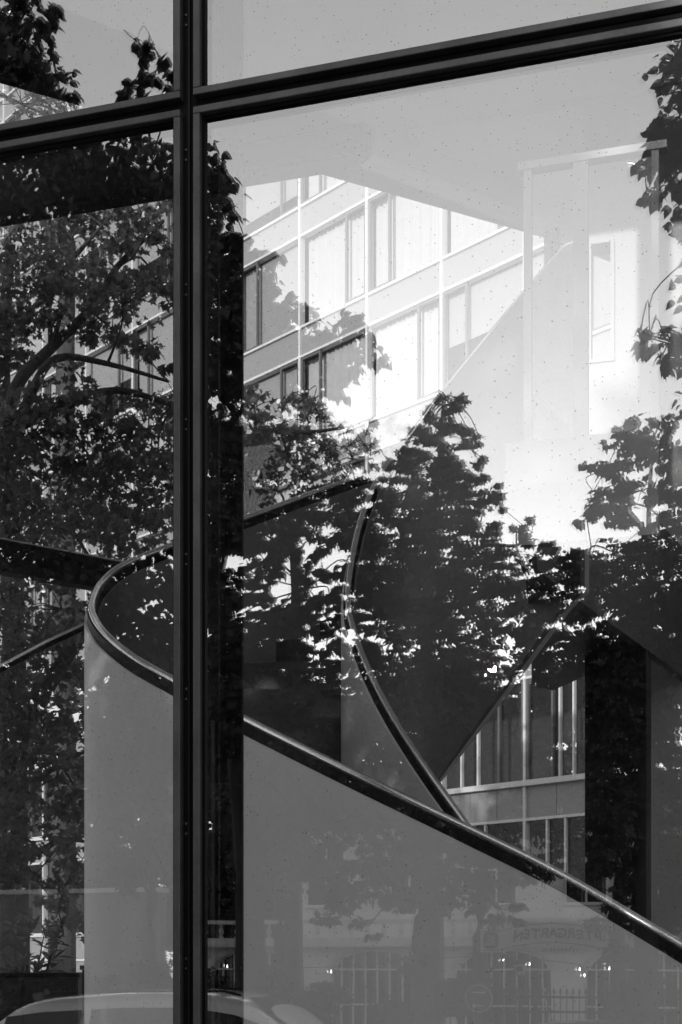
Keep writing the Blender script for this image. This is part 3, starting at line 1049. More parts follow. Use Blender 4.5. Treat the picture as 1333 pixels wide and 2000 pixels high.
t4 = [(1340, 85, 42), (1375, 60, 60), (1330, 160, 35), (1350, 210, 55), (1300, 260, 42), (1345, 300, 65), (1272, 320, 26), (1265, 385, 16), (1290, 380, 28), (1345, 400, 42), (1350, 440, 30), (1380, 250, 80), (1350, 500, 22),
      (1265, 668, 26), (1300, 660, 30), (1335, 680, 38), (1290, 705, 22), (1380, 690, 60), (1250, 655, 14), (1420, 120, 90), (1430, 330, 110), (1460, 560, 110), (1720, 150, 160), (1850, 300, 180), (1650, -50, 160), (1900, 20, 180), (1700, 450, 130), (1880, 600, 140), (1450, 750, 90)]
u4, w4 = uw(1800, 10.9)
tree('linden_tree', 'near street tree whose dark leaf sprays hang mirrored at the right edge', rblobs(t4, 11.5, 0.35, 0),
     [(street(u4, w4, -0.02), .2), (RF(1800, 1500, 10.9), .16), (RF(1760, 900, 11.0), .12), (RF(1700, 300, 11.2), .07)],
     [limb([(1760, 900, 11.0), (1560, 750, 11.3), (1400, 690, 11.5), (1270, 655, 11.5)], .05, .006, RF), limb([(1740, 700, 11.0), (1560, 450, 11.3), (1440, 330, 11.5), (1330, 270, 11.5)], .05, .006, RF), limb([(1720, 500, 11.1), (1560, 250, 11.3), (1400, 110, 11.5)], .05, .006, RF)],
     'lime', .085, 26, M['leaf_lime'], 'trees across the street', gaps=0.1)
t2 = [(850, 790, 16), (885, 785, 20), (872, 815, 26), (905, 800, 14), (838, 825, 20), (915, 840, 20), (940, 860, 16), (880, 855, 34), (840, 865, 32), (815, 850, 14), (810, 880, 20),
      (930, 890, 18), (870, 905, 40), (820, 920, 38), (900, 925, 34), (780, 905, 16), (765, 935, 18), (935, 935, 16), (955, 960, 22), (978, 985, 14), (920, 970, 36), (860, 970, 48), (800, 985, 48), (745, 975, 30), (715, 950, 14),
      (880, 1030, 52), (810, 1050, 56), (940, 1030, 30), (750, 1050, 44), (700, 1040, 34), (965, 1080, 36), (905, 1100, 56), (835, 1120, 66), (770, 1130, 56), (710, 1120, 50), (1015, 1045, 20), (1037, 1025, 14), (1042, 1060, 18), (1012, 1080, 22), (1000, 1135, 34),
      (740, 1180, 60), (800, 1190, 70), (880, 1190, 70), (960, 1170, 54), (1050, 1185, 40)]
u2, w2 = uw(845, 26.5)
tree('locust_tree', 'pointed feathery tree standing behind the beer garden, mirrored mid pane', rblobs(t2, 26.0, 0.9, 0),
     [(street(u2, w2, -1.75), .3), (RF(840, 1500, 26.5), .2), (RF(835, 1150, 26.4), .1), (RF(850, 1000, 26.2), .05), (RF(868, 790, 26.0), .03)],
     [limb([(835, 1150, 26.4), (790, 1050, 26.2), (760, 1000, 26.0)], .07, .02, RF), limb([(838, 1200, 26.4), (930, 1075, 26.2), (1010, 1065, 26.0), (1040, 1040, 26.0)], .06, .012, RF)],
     'maple', .12, 40, M['leaf_locust'], 'trees across the street', gaps=0.35, flat=0.25, spray=0.3)
t8 = [(490, 785, 34), (525, 820, 40), (585, 770, 26), (600, 800, 34), (575, 840, 44), (625, 850, 40), (640, 890, 44), (555, 890, 52), (500, 880, 58), (600, 930, 44), (690, 905, 34), (716, 850, 20), (722, 835, 12), (725, 890, 28), (665, 940, 44), (480, 960, 70), (560, 980, 60), (640, 1000, 60), (700, 960, 36),
      (760, 905, 22), (690, 1010, 50), (500, 1040, 70), (450, 860, 60)]
u8, w8 = uw(575, 22.5)
tree('field_maple', 'loose crowned street tree between the lime and the pointed tree, mirrored over the office block', rblobs(t8, 22.0, 0.7, 0),
     [(street(u8, w8, -0.02), .18), (RF(572, 1500, 22.5), .13), (RF(580, 1150, 22.3), .09), (RF(560, 930, 22.1), .05), (RF(590, 790, 22.0), .015)],
     [limb([(575, 1050, 22.2), (640, 900, 22), (715, 850, 22)], .05, .01, RF), limb([(568, 1000, 22.2), (520, 880, 22), (490, 790, 22)], .05, .01, RF)],
     'maple', .12, 26, M['leaf_lime'], 'trees across the street', gaps=0.3)
t3 = [(1280, 835, 30), (1295, 820, 16), (1240, 850, 30), (1205, 850, 16), (1225, 890, 38), (1290, 890, 34), (1175, 920, 28), (1215, 945, 40), (1165, 985, 26), (1210, 1000, 34), (1255, 960, 30), (1330, 900, 36), (1320, 950, 40), (1290, 1010, 26), (1340, 1010, 40), (1150, 1010, 18),
      (1060, 1085, 28), (1100, 1095, 36), (1040, 1110, 22), (1150, 1110, 42), (1210, 1100, 46), (1270, 1090, 50), (1330, 1090, 52), (1120, 1160, 48), (1190, 1170, 60), (1270, 1170, 66), (1340, 1180, 60), (1100, 1230, 44), (1170, 1260, 55), (1260, 1270, 60), (1330, 1270, 60), (1300, 1350, 60), (1200, 1340, 60), (1390, 950, 70), (1400, 1120, 90), (1060, 1150, 32), (1035, 1195, 40), (1085, 1290, 50), (1120, 1345, 55), (1060, 1245, 45), (1150, 1400, 50), (1240, 1420, 60)]
u3, w3 = uw(1262, 20.5)
tree('hornbeam_tree', 'spreading street tree mirrored at the right of the pane below the hanging sprays', rblobs(t3, 19.0, 0.8, 0),
     [(street(u3, w3, -0.02), .2), (RF(1265, 1500, 20.5), .13), (RF(1270, 1200, 20.2), .07), (RF(1268, 1000, 19.6), .03), (RF(1275, 860, 19.2), .02)],
     [limb([(1268, 1250, 20.3), (1200, 1150, 19.6), (1100, 1110, 19.2), (1050, 1090, 19.0)], .06, .012, RF), limb([(1268, 1050, 19.7), (1210, 980, 19.2), (1160, 960, 19.0)], .05, .01, RF), limb([(1150, 1140, 19.3), (1155, 1068, 19.1), (1200, 1078, 19.0)], .02, .008, RF)],
     'lime', .1, 36, M['leaf_lime'], 'trees across the street', gaps=0.25)
t6 = [(520, 1540, 80), (600, 1500, 80), (690, 1480, 90), (780, 1450, 95), (870, 1440, 95), (960, 1460, 90), (1040, 1500, 80), (560, 1620, 75), (650, 1600, 90), (740, 1570, 95), (830, 1560, 95), (920, 1560, 90), (1010, 1590, 85), (1090, 1600, 70),
      (600, 1700, 60), (700, 1690, 70), (790, 1680, 70), (880, 1670, 75), (970, 1680, 65), (1060, 1690, 60), (680, 1760, 36), (760, 1760, 40), (880, 1745, 45), (950, 1750, 40), (640, 1800, 36), (720, 1810, 26), (980, 1780, 34), (1130, 1680, 60), (1170, 1600, 70),
      (760, 1340, 90), (860, 1330, 95), (950, 1340, 85), (820, 1250, 80), (920, 1240, 70), (735, 1270, 50), (1030, 1400, 70), (660, 1410, 70)]
u6, w6 = uw(828, 20.0)
tree('chestnut_tree', 'chestnut with a stout dark trunk mirrored left of the beer garden gate', rblobs(t6, 19.6, 1.0, 0),
     [(street(u6, w6, -0.02), .19), (RF(824, 1900, 20.0), .165), (RF(832, 1760, 20.0), .15), (RF(828, 1600, 20.0), .13), (RF(836, 1400, 19.8), .08), (RF(840, 1280, 19.6), .03)],
     [limb([(832, 1700, 20), (740, 1620, 19.7), (620, 1560, 19.5)], .06, .015, RF), limb([(832, 1660, 20), (920, 1580, 19.7), (1040, 1540, 19.5)], .06, .015, RF)],
     'oval', .12, 30, M['leaf_chestnut'], 'trees across the street', gaps=0.35)
t7 = [(470, 1560, 70), (560, 1460, 70), (520, 1660, 46), (470, 1720, 40), (560, 1720, 30), (1180, 1480, 80), (1270, 1460, 80), (1340, 1500, 80), (1210, 1580, 70), (1300, 1600, 80), (1240, 1680, 60), (1330, 1690, 60), (1190, 1700, 44), (1185, 1800, 30), (1195, 1842, 26), (1290, 1770, 60), (1350, 1790, 60)]
u7, w7 = uw(1210, 21.5)
tree('sycamore_tree', 'low branched tree right of the arched sign, its leaves hiding the first letter', rblobs(t7[5:], 21.0, 0.6, 0),
     [(street(u7, w7, -0.02), .16), (RF(1210, 1800, 21.5), .12), (RF(1220, 1650, 21.3), .09), (RF(1240, 1480, 21.0), .03)], [limb([(1220, 1700, 21.3), (1190, 1790, 20.8), (1180, 1840, 20.6)], .03, .006, RF)],
     'maple', .12, 34, M['leaf_chestnut'], 'trees across the street', gaps=0.3)
for j, (px, Y, lab) in enumerate(((120, 25.5, 'garden tree mirrored in the left pane below the bridge beam'), (290, 24.0, 'garden tree mirrored on the left curve of the stair'), (545, 24.5, 'thin garden tree mirrored left of the chestnut trunk'), (935, 23.5, 'thin garden tree mirrored at the left end of the arched sign'))):
    uu, ww = uw(px, Y)
    bl = rblobs([(px - 60, 1560, 60), (px + 40, 1540, 60), (px, 1630, 60), (px - 50, 1700, 40), (px + 45, 1690, 45), (px - 10, 1470, 60)], Y, 0.6)
    tree('garden_tree', lab, bl, [(street(uu, ww, -1.75), .13), (RF(px + 2, 1830, Y), .11), (RF(px + 8, 1720, Y), .09), (RF(px, 1500, Y), .03)], [limb([(px + 6, 1760, Y), (px - 30, 1680, Y), (px - 60, 1600, Y)], .04, .01, RF)],
         'oval', .12, 26, M['leaf_chestnut'], 'trees across the street', gaps=0.4)


# tall trees beyond the garden house
for j, (px, hpy, r) in enumerate(((-260, 900, 330), (120, 1080, 300), (430, 1225, 230), (650, 1240, 220), (900, 1210, 250), (1130, 1190, 240), (1380, 1130, 280), (1700, 1050, 300))):
    Y = 44 + 3 * (j % 3)
    uu, ww = uw(px, Y)
    bl = []
    for k in range(46):
        a = rng.uniform(-1, 1)
        bl.append((px + a * r * 0.75, hpy + 90 + (rng.random() ** .75) * (1740 - hpy), rng.uniform(60, 105) * (1 - .25 * abs(a))))
    tree('plane_tree', ['tall plane tree beyond the garden house, far left', 'plane tree beyond the house, second from the left', 'plane tree beyond the house behind the lime', 'plane tree beyond the house left of the chestnut', 'plane tree beyond the house over the chestnut',
                        'plane tree beyond the house over the arched sign', 'plane tree beyond the house at the right', 'tall plane tree beyond the garden house, far right'][j], rblobs(bl, Y, 2.0),
         [(street(uu, ww, -1.75), .4), (RF(px, 1650, Y), .3), (RF(px + 10, 1400, Y), .2), (RF(px, hpy + 60, Y), .05)], [limb([(px + 5, 1550, Y), (px - 90, 1400, Y), (px - 150, 1300, Y)], .14, .03, RF), limb([(px + 8, 1500, Y), (px + 90, 1350, Y), (px + 130, 1260, Y)], .14, .03, RF)],
         'maple', .26, 20, M['leaf_chestnut'], 'trees beyond the garden house', gaps=0.15)


def hedge(name, label, u0, u1, w, z0, z1, depth, seed):
    t = thing(name, label, 'hedge', street((u0 + u1) / 2, w), ROT_OUT)
    L = abs(u1 - u0)
    bl = []
    for i in range(int(L * (z1 - z0) * 7)):
        bl.append(((rng.uniform(-L / 2, L / 2), rng.uniform(-depth / 2, depth / 2), rng.uniform(z0, z1 - 0.12) + 0.12 * sin(i)), rng.uniform(.16, .26)))
    fr = leaf_frames(bl, 70, 0.08, gaps=0.05)
    o = bpy.data.objects.new('foliage', leaf_mesh('foliage', 'oval', fr, M['leaf_hedge']))
    C.objects.link(o)
    o.parent = t
    o['kind'] = 'stuff'
    st = MB()
    for k in range(int(L / 0.35)):
        x = -L / 2 + 0.15 + k * 0.35
        st.tube([(x, 0, z0 - 0.3), (x + rng.uniform(-.1, .1), rng.uniform(-.1, .1), z1 - 0.3)], [0.018, 0.006], 5)
    o = st.build('stems', M['bark'], t)
    o['kind'] = 'stuff'
    return t


wl = uw(800, 21.5)[1]
ul, ur = u_at(330, wl), u_at(948, wl)
hedge('garden_hedge', 'clipped hedge mirrored left of the iron fence', ul - 3, ur, wl, 0.1, 1.66, 0.6, 1)
ul, ur = u_at(1190, wl), u_at(1420, wl)
hedge('garden_hedge', 'taller hedge mirrored right of the iron fence', ul, ur + 3, wl, 0.2, 2.1, 0.8, 2)

# oleander in its pot, left foreground of the courtyard
op = P(45, HY, 10.6)
ol = thing('oleander', 'potted oleander with pale lance shaped leaves behind the lower cabinet', 'plant', (op.x, op.y, 0), 0)
MB().lathe([(0.16, 0), (0.22, 0.4), (0.235, 0.42), (0.235, 0.46), (0.2, 0.46), (0.19, 0.42)], 20).build('pot', M['dark'], ol, smooth=False)
st = MB()
LEAF_OL = leaf_mesh('leaf', 'slim', (np.zeros((1, 3)), np.array([[0, 1.0, 0]]), np.array([[0, 0, 1.0]]), np.ones(1)), M['leaf_oleander'])
ro = random.Random(5)
for ex, ey in ((25, 1800), (60, 1790), (88, 1815), (45, 1850), (75, 1872), (100, 1862), (15, 1880), (110, 1835), (60, 1905), (0, 1830)):
    e = P(ex, ey, 10.6 + ro.uniform(-.25, .25)) - op + Vector((0, 0, EYE - op.z + op.z - EYE))
    e = Vector((e.x, e.y, P(ex, ey, 10.6).z))
    st.tube(spline([(ro.uniform(-.06, .06), ro.uniform(-.06, .06), .42), (e.x * .4, e.y * .4, e.z * .7), tuple(e)], 5), [.012 - .0008 * k for k in range(11)], 5)
    for k in range(12):
        a = ro.uniform(0, 2 * pi)
        tilt = ro.uniform(-0.2, 1.1)
        o = place('leaf', LEAF_OL, ol, (e.x, e.y, e.z - 0.016 * k), (tilt, ro.uniform(-.4, .4), a), (0.13, 0.15 * ro.uniform(.8, 1.15), 0.13))
st.build('stems', M['bark'], ol, smooth=True)

# ------------------------------------------------------------------ the beer garden across the street
def txt(s, size, m, name, parent, loc, rot, space=1.0, depth=0.006):
    cu_ = bpy.data.curves.new(name, 'FONT')
    cu_.body = s
    cu_.size = size
    cu_.align_x = 'CENTER'
    cu_.align_y = 'CENTER'
    cu_.extrude = depth / 2
    cu_.offset = size * 0.035
    cu_.space_character = space
    tmp = bpy.data.objects.new(name, cu_)
    C.objects.link(tmp)
    dg = bpy.context.evaluated_depsgraph_get()
    me = bpy.data.meshes.new_from_object(tmp.evaluated_get(dg))
    bpy.data.objects.remove(tmp)
    me.materials.clear()
    me.materials.append(m)
    o = bpy.data.objects.new(name, me)
    C.objects.link(o)
    o.parent = parent
    o.location = loc
    o.rotation_euler = rot
    return o


YS = 22.6
us, ws = uw(1099, YS)
pm = F / YS                                            # photo pixels per metre at the sign
sg = thing('arched_sign', 'arched pale sign reading BIERGARTEN over the garden gate', 'sign', street(us, ws), ROT_OUT)
# in local x the sign runs the other way from the mirrored picture: x_local = (1099 - px) / pm


def sx(px):
    return (1099 - px) / pm * 1.03


def sz(py):
    return EYE + (HY - py) / pm


def arch(px):
    """centre line drop of the arched board, in photo rows"""
    d = abs(px - 1080)
    if d > 102:
        return 1838.0
    return 1822 + 16 * (d / 102) ** 2 - 0.0


def sign_poly(grow):
    up, lo = [], []
    for px in range(941, 1260, 6):
        d = px - 1080
        if abs(d) > 105:
            c0 = 1838
            t, b = c0 - 23, c0 + 22
        else:
            q = (abs(d) / 105) ** 2
            t = 1800 + 15 * q
            b = 1846 + 14 * q
        up.append((sx(px), sz(t - grow)))
        lo.append((sx(px), sz(b + grow)))
    return up, lo


for nm, grow, y0, y1, m in (('board', 0, 0.0, 0.05, M['signboard']), ('rim', -3.5, -0.006, 0.0, M['signdark']), ('face', -5.0, -0.012, -0.006, M['signboard'])):
    up, lo = sign_poly(grow)
    if grow:
        up, lo = up[1:-1], lo[1:-1]
    b = MB()
    for i in range(len(up) - 1):
        q = [up[i], up[i + 1], lo[i + 1], lo[i]]
        b.prism_y(q, y0, y1)
    b.build(nm, m, sg)
word = 'BIERGARTEN'
for i, ch in enumerate(word):
    px = 1158 + 9 - i * 16.9
    d = px - 1080
    q = (abs(d) / 105) ** 2
    cy = 1823 + 14 * q
    ang = math.atan(2 * 14 * d / 105 ** 2)
    txt(ch, 26 / pm, M['signdark'], 'letter', sg, (sx(px), -0.018, sz(cy)), (R(90), ang, 0))
em = MB()
er = 15 / pm
pts = []
for k in range(24):
    a = 2 * pi * k / 24
    s_ = abs(cos(a)) ** 0.55 * (1 if cos(a) > 0 else -1), abs(sin(a)) ** 0.55 * (1 if sin(a) > 0 else -1)
    pts.append((sx(962) + er * s_[0], sz(1837) + er * 1.08 * s_[1]))
emb = MB().prism_y(pts, -0.022, -0.013).build('emblem', M['signmid'], sg)
b = MB()
for (ax, ay, bx, by) in ((-7, -8, 3, -7), (3, -7, 6, -3), (6, -3, -2, 1), (-2, 1, 5, 3), (5, 3, 7, 6), (7, 6, 0, 7), (-6, -3, -2, -1), (-7, 4, -3, 6)):
    p_, q_ = Vector((sx(962 + ax), -0.025, sz(1835 + ay * .85))), Vector((sx(962 + bx), -0.025, sz(1835 + by * .85)))
    b.tube([p_, q_], 1.3 / pm, 6)
b.build('emblem_figure', M['signboard'], emb)
b = MB()
for k in range(9):
    b.box(sx(971 - 2.2 * k), sx(971 - 2.2 * k - 1.7), -0.027, -0.022, sz(1846.5), sz(1843.5 - (k % 3) * .7))
b.build('emblem_script', M['white'], emb)
# the little white board below it
b = MB()
for i in range(16):
    pa, pb_ = 1060 + i * 5.4, 1060 + (i + 1) * 5.4

    def _t(px):
        return 1849 + 12 * (abs(px - 1080) / 105) ** 2
    b.prism_y([(sx(pa), sz(_t(pa))), (sx(pb_), sz(_t(pb_))), (sx(pb_), sz(_t(pb_) + 11)), (sx(pa), sz(_t(pa) + 11))], 0.0, 0.03)
b.build('small_board', M['white'], sg)
for i, ch in enumerate('TERRASSE'):
    px = 1128 - i * 7.2
    txt(ch, 8.5 / pm, M['signdark'], 'letter', sg, (sx(px), -0.006, sz(_t(px) + 5.5)), (R(90), math.atan(2 * 12 * (px - 1080) / 105 ** 2), 0))
txt('G', 9 / pm, M['signdark'], 'letter', sg, (sx(1066), -0.006, sz(1856)), (R(90), 0, 0))
b = MB()
for k in range(20):
    a, c_ = 2 * pi * k / 20, 2 * pi * (k + 1) / 20
    r0_, r1_ = 4.6 / pm, 3.8 / pm
    b.prism_y([(sx(1066) + r0_ * cos(a), sz(1855) + r0_ * sin(a)), (sx(1066) + r0_ * cos(c_), sz(1855) + r0_ * sin(c_)), (sx(1066) + r1_ * cos(c_), sz(1855) + r1_ * sin(c_)), (sx(1066) + r1_ * cos(a), sz(1855) + r1_ * sin(a))], -0.008, 0.0)
b.build('ring', M['signdark'], sg)
for px in (948, 1252):
    MB().tube([(sx(px), 0.1, 0), (sx(px), 0.1, sz(1815))], 0.045, 10).build('post', M['iron'], sg, smooth=True)
MB().tube([(sx(948), 0.1, sz(1910)), (sx(988), 0.06, sz(1864))], 0.03, 8).build('brace', M['iron'], sg)

# lantern on its pole
ul_, wl_ = uw(1017, 22.3)
la = thing('garden_lantern', 'old lantern on an iron pole below the arched sign', 'lamp', street(ul_, wl_), ROT_OUT)
pl = F / 22.3
zb_ = EYE + (HY - 1906) / pl
zt_ = EYE + (HY - 1884) / pl
MB().lathe([(0.05, 0.0), (0.05, 0.1), (0.028, 0.14), (0.022, zb_ - 0.05), (0.05, zb_ - 0.02), (0.05, zb_)], 12).build('pole', M['iron'], la, smooth=True)
MB().lathe([(0.055, zb_ + .002), (0.11, zt_)], 6).build('lamp_glass', M['signboard'], la)
hd = MB().lathe([(0.14, zt_ + .001), (0.145, zt_ + 0.02), (0.06, zt_ + 0.06), (0.02, zt_ + 0.09)], 6)
hd.build('cap', M['iron'], la)
b = MB()
for k in range(6):
    a = 2 * pi * k / 6
    b.tube([(0.06 * cos(a), 0.06 * sin(a), zb_), (0.115 * cos(a), 0.115 * sin(a), zt_)], 0.006, 5)
b.build('cage', M['iron'], la)
b = MB().prism_y([(0.045 * cos(2 * pi * k / 16), zb_ + 0.1 + 0.045 * sin(2 * pi * k / 16)) for k in range(16)], -0.09, -0.082)
b.build('emblem', M['signdark'], la)

# iron fence
wf = uw(1060, 22.0)[1]
uf0, uf1 = u_at(955, wf), u_at(1330, wf)
Lf = uf1 - uf0
pf = F / 22.0
fe = thing('iron_fence', 'black wrought iron fence with spear headed pickets at the garden gate', 'fence', street(uf1, wf), ROT_OUT)
zf = EYE + (HY - 1928) / pf
pk = MB().tube([(0, 0, 0.12), (0, 0, zf - 0.12)], 0.011, 6)
pk.lathe([(0.008, zf - 0.12), (0.026, zf - 0.075), (0.016, zf - 0.05), (0.003, zf)], 6)
pk_me = pk.mesh('picket', M['iron'])
NP = int(Lf / 0.094)
for i in range(NP):
    place('picket', pk_me, fe, (0.05 + i * Lf / NP, 0, 0))
for z in (EYE + (HY - 1948) / pf, EYE + (HY - 1977) / pf, 0.14):
    MB().box(0, Lf, -0.012, 0.012, z - 0.018, z + 0.018).build('rail', M['iron'], fe)
for x in (0.0, Lf * .38, Lf * .75, Lf):
    MB().box(x - 0.03, x + 0.03, -0.03, 0.03, 0.0, zf - 0.02).build('post', M['iron'], fe)
# round traffic sign
ut, wt = uw(935, 17.5)
pt = F / 17.5
ts = thing('traffic_sign', 'round traffic sign with two opposed arrows on a pole by the kerb', 'sign', street(ut, wt), ROT_OUT)
zc, rc = EYE + (HY - 1951) / pt, 27 / pt
disc = lambda r, y0, y1: MB().prism_y([(r * cos(2 * pi * k / 40), zc + r * sin(2 * pi * k / 40)) for k in range(40)], y0, y1)
disc(rc, 0.0, 0.012).build('rim', M['white'], ts)
disc(rc * 0.95, -0.004, 0.0).build('face', M['trafficblue'], ts)
for s_, z in ((-1, zc + rc * .45), (1, zc - rc * .52)):
    b = MB()
    b.prism_y([(-0.07, z - 0.006), (0.07, z - 0.006), (0.07, z + 0.006), (-0.07, z + 0.006)], -0.008, -0.004)
    b.prism_y([(s_ * 0.085, z), (s_ * 0.05, z + 0.028), (s_ * 0.042, z + 0.022), (s_ * 0.062, z)], -0.0085, -0.0045)
    b.prism_y([(s_ * 0.085, z), (s_ * 0.05, z - 0.028), (s_ * 0.042, z - 0.022), (s_ * 0.062, z)], -0.0085, -0.0045)
    b.build('arrow', M['white'], ts)
MB().tube([(0, 0.045, 0), (0, 0.045, zc + rc + 0.05)], 0.03, 10).build('post', M['alu'], ts, smooth=True)
# white stair handrail at the garden steps
uh, wh = uw(1068, 22.8)
hr = thing('steps_handrail', 'white tubular handrail going down the beer garden steps', 'handrail', street(uh, wh), ROT_OUT)
ph = F / 22.8
MB().tube(spline([(0.06, 0, EYE + (HY - 1930) / ph), (-0.03, 0, EYE + (HY - 1942) / ph), (0.02, 0.05, EYE + (HY - 1948) / ph), (0.03, 0.1, EYE + (HY - 1956) / ph), (-0.06, 0.4, 0.4), (-0.1, 0.9, -0.1)], 4), 0.018, 8).build('rail', M['white'], hr, smooth=True)
MB().tube([(-0.06, 0.4, 0.4), (-0.06, 0.4, -1.7)], 0.016, 8).build('post', M['white'], hr)

# garden house: stucco front with arched windows, cornice and balusters
YH = 30.0
uh0, wh0 = uw(740, YH)
hs = thing('garden_house', 'low stucco restaurant front with arched windows, cornice and balustrade', 'building', street(uh0, wh0), ROT_OUT)
pmh = F / YH
zh = lambda py: EYE + (HY - py) / pmh
ctop, cbot = zh(1832), zh(1850)


def arched_bay(b, x0, x1, zb_, zt, r, zs, y0, y1):
    """wall from x0 to x1 with one round arched opening"""
    xc = (x0 + x1) / 2
    b.box(x0, xc - r, y0, y1, zb_, zt).box(xc + r, x1, y0, y1, zb_, zt)
    n = 14
    for i in range(n):
        a, c = pi - pi * i / n, pi - pi * (i + 1) / n
        pa, pb_ = (xc + r * cos(a), zs + r * 0.42 * sin(a)), (xc + r * cos(c), zs + r * 0.42 * sin(c))
        b.prism_y([pa, pb_, (pb_[0], zt), (pa[0], zt)], y0, y1)


w_ = MB()
cents = [(740 - 870) / pmh * 1.0 * -1, 0]
bay = 250 / pmh
NBH = 9
xs = [(i - 4.5) * bay - (740 - 745) / pmh for i in range(NBH + 1)]
NBH = 6
xs = xs[:NBH + 1]
for i in range(NBH):
    arched_bay(w_, xs[i], xs[i + 1], -1.7, cbot - 0.002, 92 / pmh, zh(1894), 0.0, 0.35)
w_.build('wall', M['stucco'], hs)
for i in range(NBH):
    xc = (xs[i] + xs[i + 1]) / 2
    r, zs = 92 / pmh, zh(1894)
    win = MB()
    n = 14
    for k in range(n):
        a, c = pi - pi * k / n, pi - pi * (k + 1) / n
        o1, o2, i1, i2 = [(xc + q * cos(t), zs + q * .42 * sin(t)) for q, t in ((r, a), (r, c), (r - .07, a), (r - .07, c))]
        win.prism_y([o1, o2, i2, i1], 0.1, 0.18)
    for k in range(-3, 4):
        x = xc + k * r * .27
        zt_k = zs + r * .42 * sqrt(max(0.0, 1 - (k * .27) ** 2)) - 0.02
        win.box(x - .018, x + .018, 0.11, 0.17, -0.9, zt_k)
    for z in (zs, zs - 0.75):
        win.box(xc - r, xc + r, 0.115, 0.165, z - .018, z + .018)
    wo_ = win.build('window', M['white'], hs)
    MB().add([(xc - r, 0.2, -0.9), (xc + r, 0.2, -0.9), (xc + r, 0.2, zs + r * .42), (xc - r, 0.2, zs + r * .42)], [(0, 1, 2, 3)]).build('pane', M['carglass'], wo_)
    MB().box(xc - r, xc + r, -0.06, 0.2, -1.7, -0.9).build('sill', M['stone'], wo_)
    arch_t = MB()
    for k in range(n):
        a, c = pi - pi * k / n, pi - pi * (k + 1) / n
        o1, o2, i1, i2 = [(xc + q * cos(t), zs + q * .42 * sin(t)) for q, t in ((r + .1, a), (r + .1, c), (r, a), (r, c))]
        arch_t.prism_y([o1, o2, i2, i1], -0.05, -0.001)
    arch_t.build('arch_trim', M['stone'], hs)
xl, xr_ = xs[0], xs[-1]
MB().box(xl - .1, xr_ + .1, -0.3, 0.4, cbot, cbot + 0.07).box(xl - .1, xr_ + .1, -0.2, 0.4, cbot + .071, ctop).build('cornice', M['stone'], hs)
bal = MB().lathe([(0.05, 0), (0.05, .03), (0.03, .06), (0.06, .14), (0.03, .24), (0.045, .28), (0.045, .3)], 10).mesh('baluster', M['stone'])
for i in range(44):
    place('baluster', bal, hs, (xl + 0.2 + i * (xr_ - xl - .4) / 43, -0.05, ctop + .001))
MB().box(xl, xr_, -0.13, 0.03, ctop + .302, ctop + .38).build('coping', M['stone'], hs)
MB().box(xl + 1.0, xr_ - 1.0, 3.0, 9, ctop, 4.7).build('upper_wall', M['stucco'], hs)
MB().box(xl, xr_, 0.36, 9, ctop - 0.25, ctop - .002).build('roof_terrace', M['paving'], hs)
for i in range(7):
    x = xl + 2.0 + i * (xr_ - xl - 4) / 6
    b = MB()
    b.box(x - .5, x + .5, 2.93, 2.99, 2.9, 2.97).box(x - .5, x + .5, 2.93, 2.99, 4.4, 4.47).box(x - .5, x - .43, 2.93, 2.99, 2.97, 4.4).box(x + .43, x + .5, 2.93, 2.99, 2.97, 4.4).box(x - .025, x + .025, 2.935, 2.985, 2.97, 4.4).box(x - .43, x + .43, 2.94, 2.98, 3.7, 3.75)
    wv = b.build('window', M['white'], hs)
    MB().add([(x - .43, 2.97, 2.97), (x + .43, 2.97, 2.97), (x + .43, 2.97, 4.4), (x - .43, 2.97, 4.4)], [(0, 1, 2, 3)]).build('pane', M['carglass'], wv)
MB().add([(xl + .6, 2.6, 4.7), (xr_ - .6, 2.6, 4.7), (xr_ - 1.5, 6, 5.5), (xl + 1.5, 6, 5.5), (xr_ - .6, 9.4, 4.7), (xl + .6, 9.4, 4.7)], [(0, 1, 2, 3), (3, 2, 4, 5), (1, 4, 2), (0, 3, 5), (0, 5, 4, 1)]).build('roof', M['roof'], hs)

# low wall closing the garden at the left
ug0, wg0 = uw(-700, 33)
ug1, _ = uw(352, 33)
gwl = thing('garden_wall', 'tall dark garden wall continuing left of the restaurant front', 'wall', street(ug1, wh0 + 0.5), ROT_OUT)
MB().box(0, ug1 - ug0, 0, 0.3, -1.7, 3.2).build('wall', M['roof'], gwl)
MB().box(-0.04, ug1 - ug0 + .04, -0.06, 0.36, 3.201, 3.3).build('coping', M['stone'], gwl)

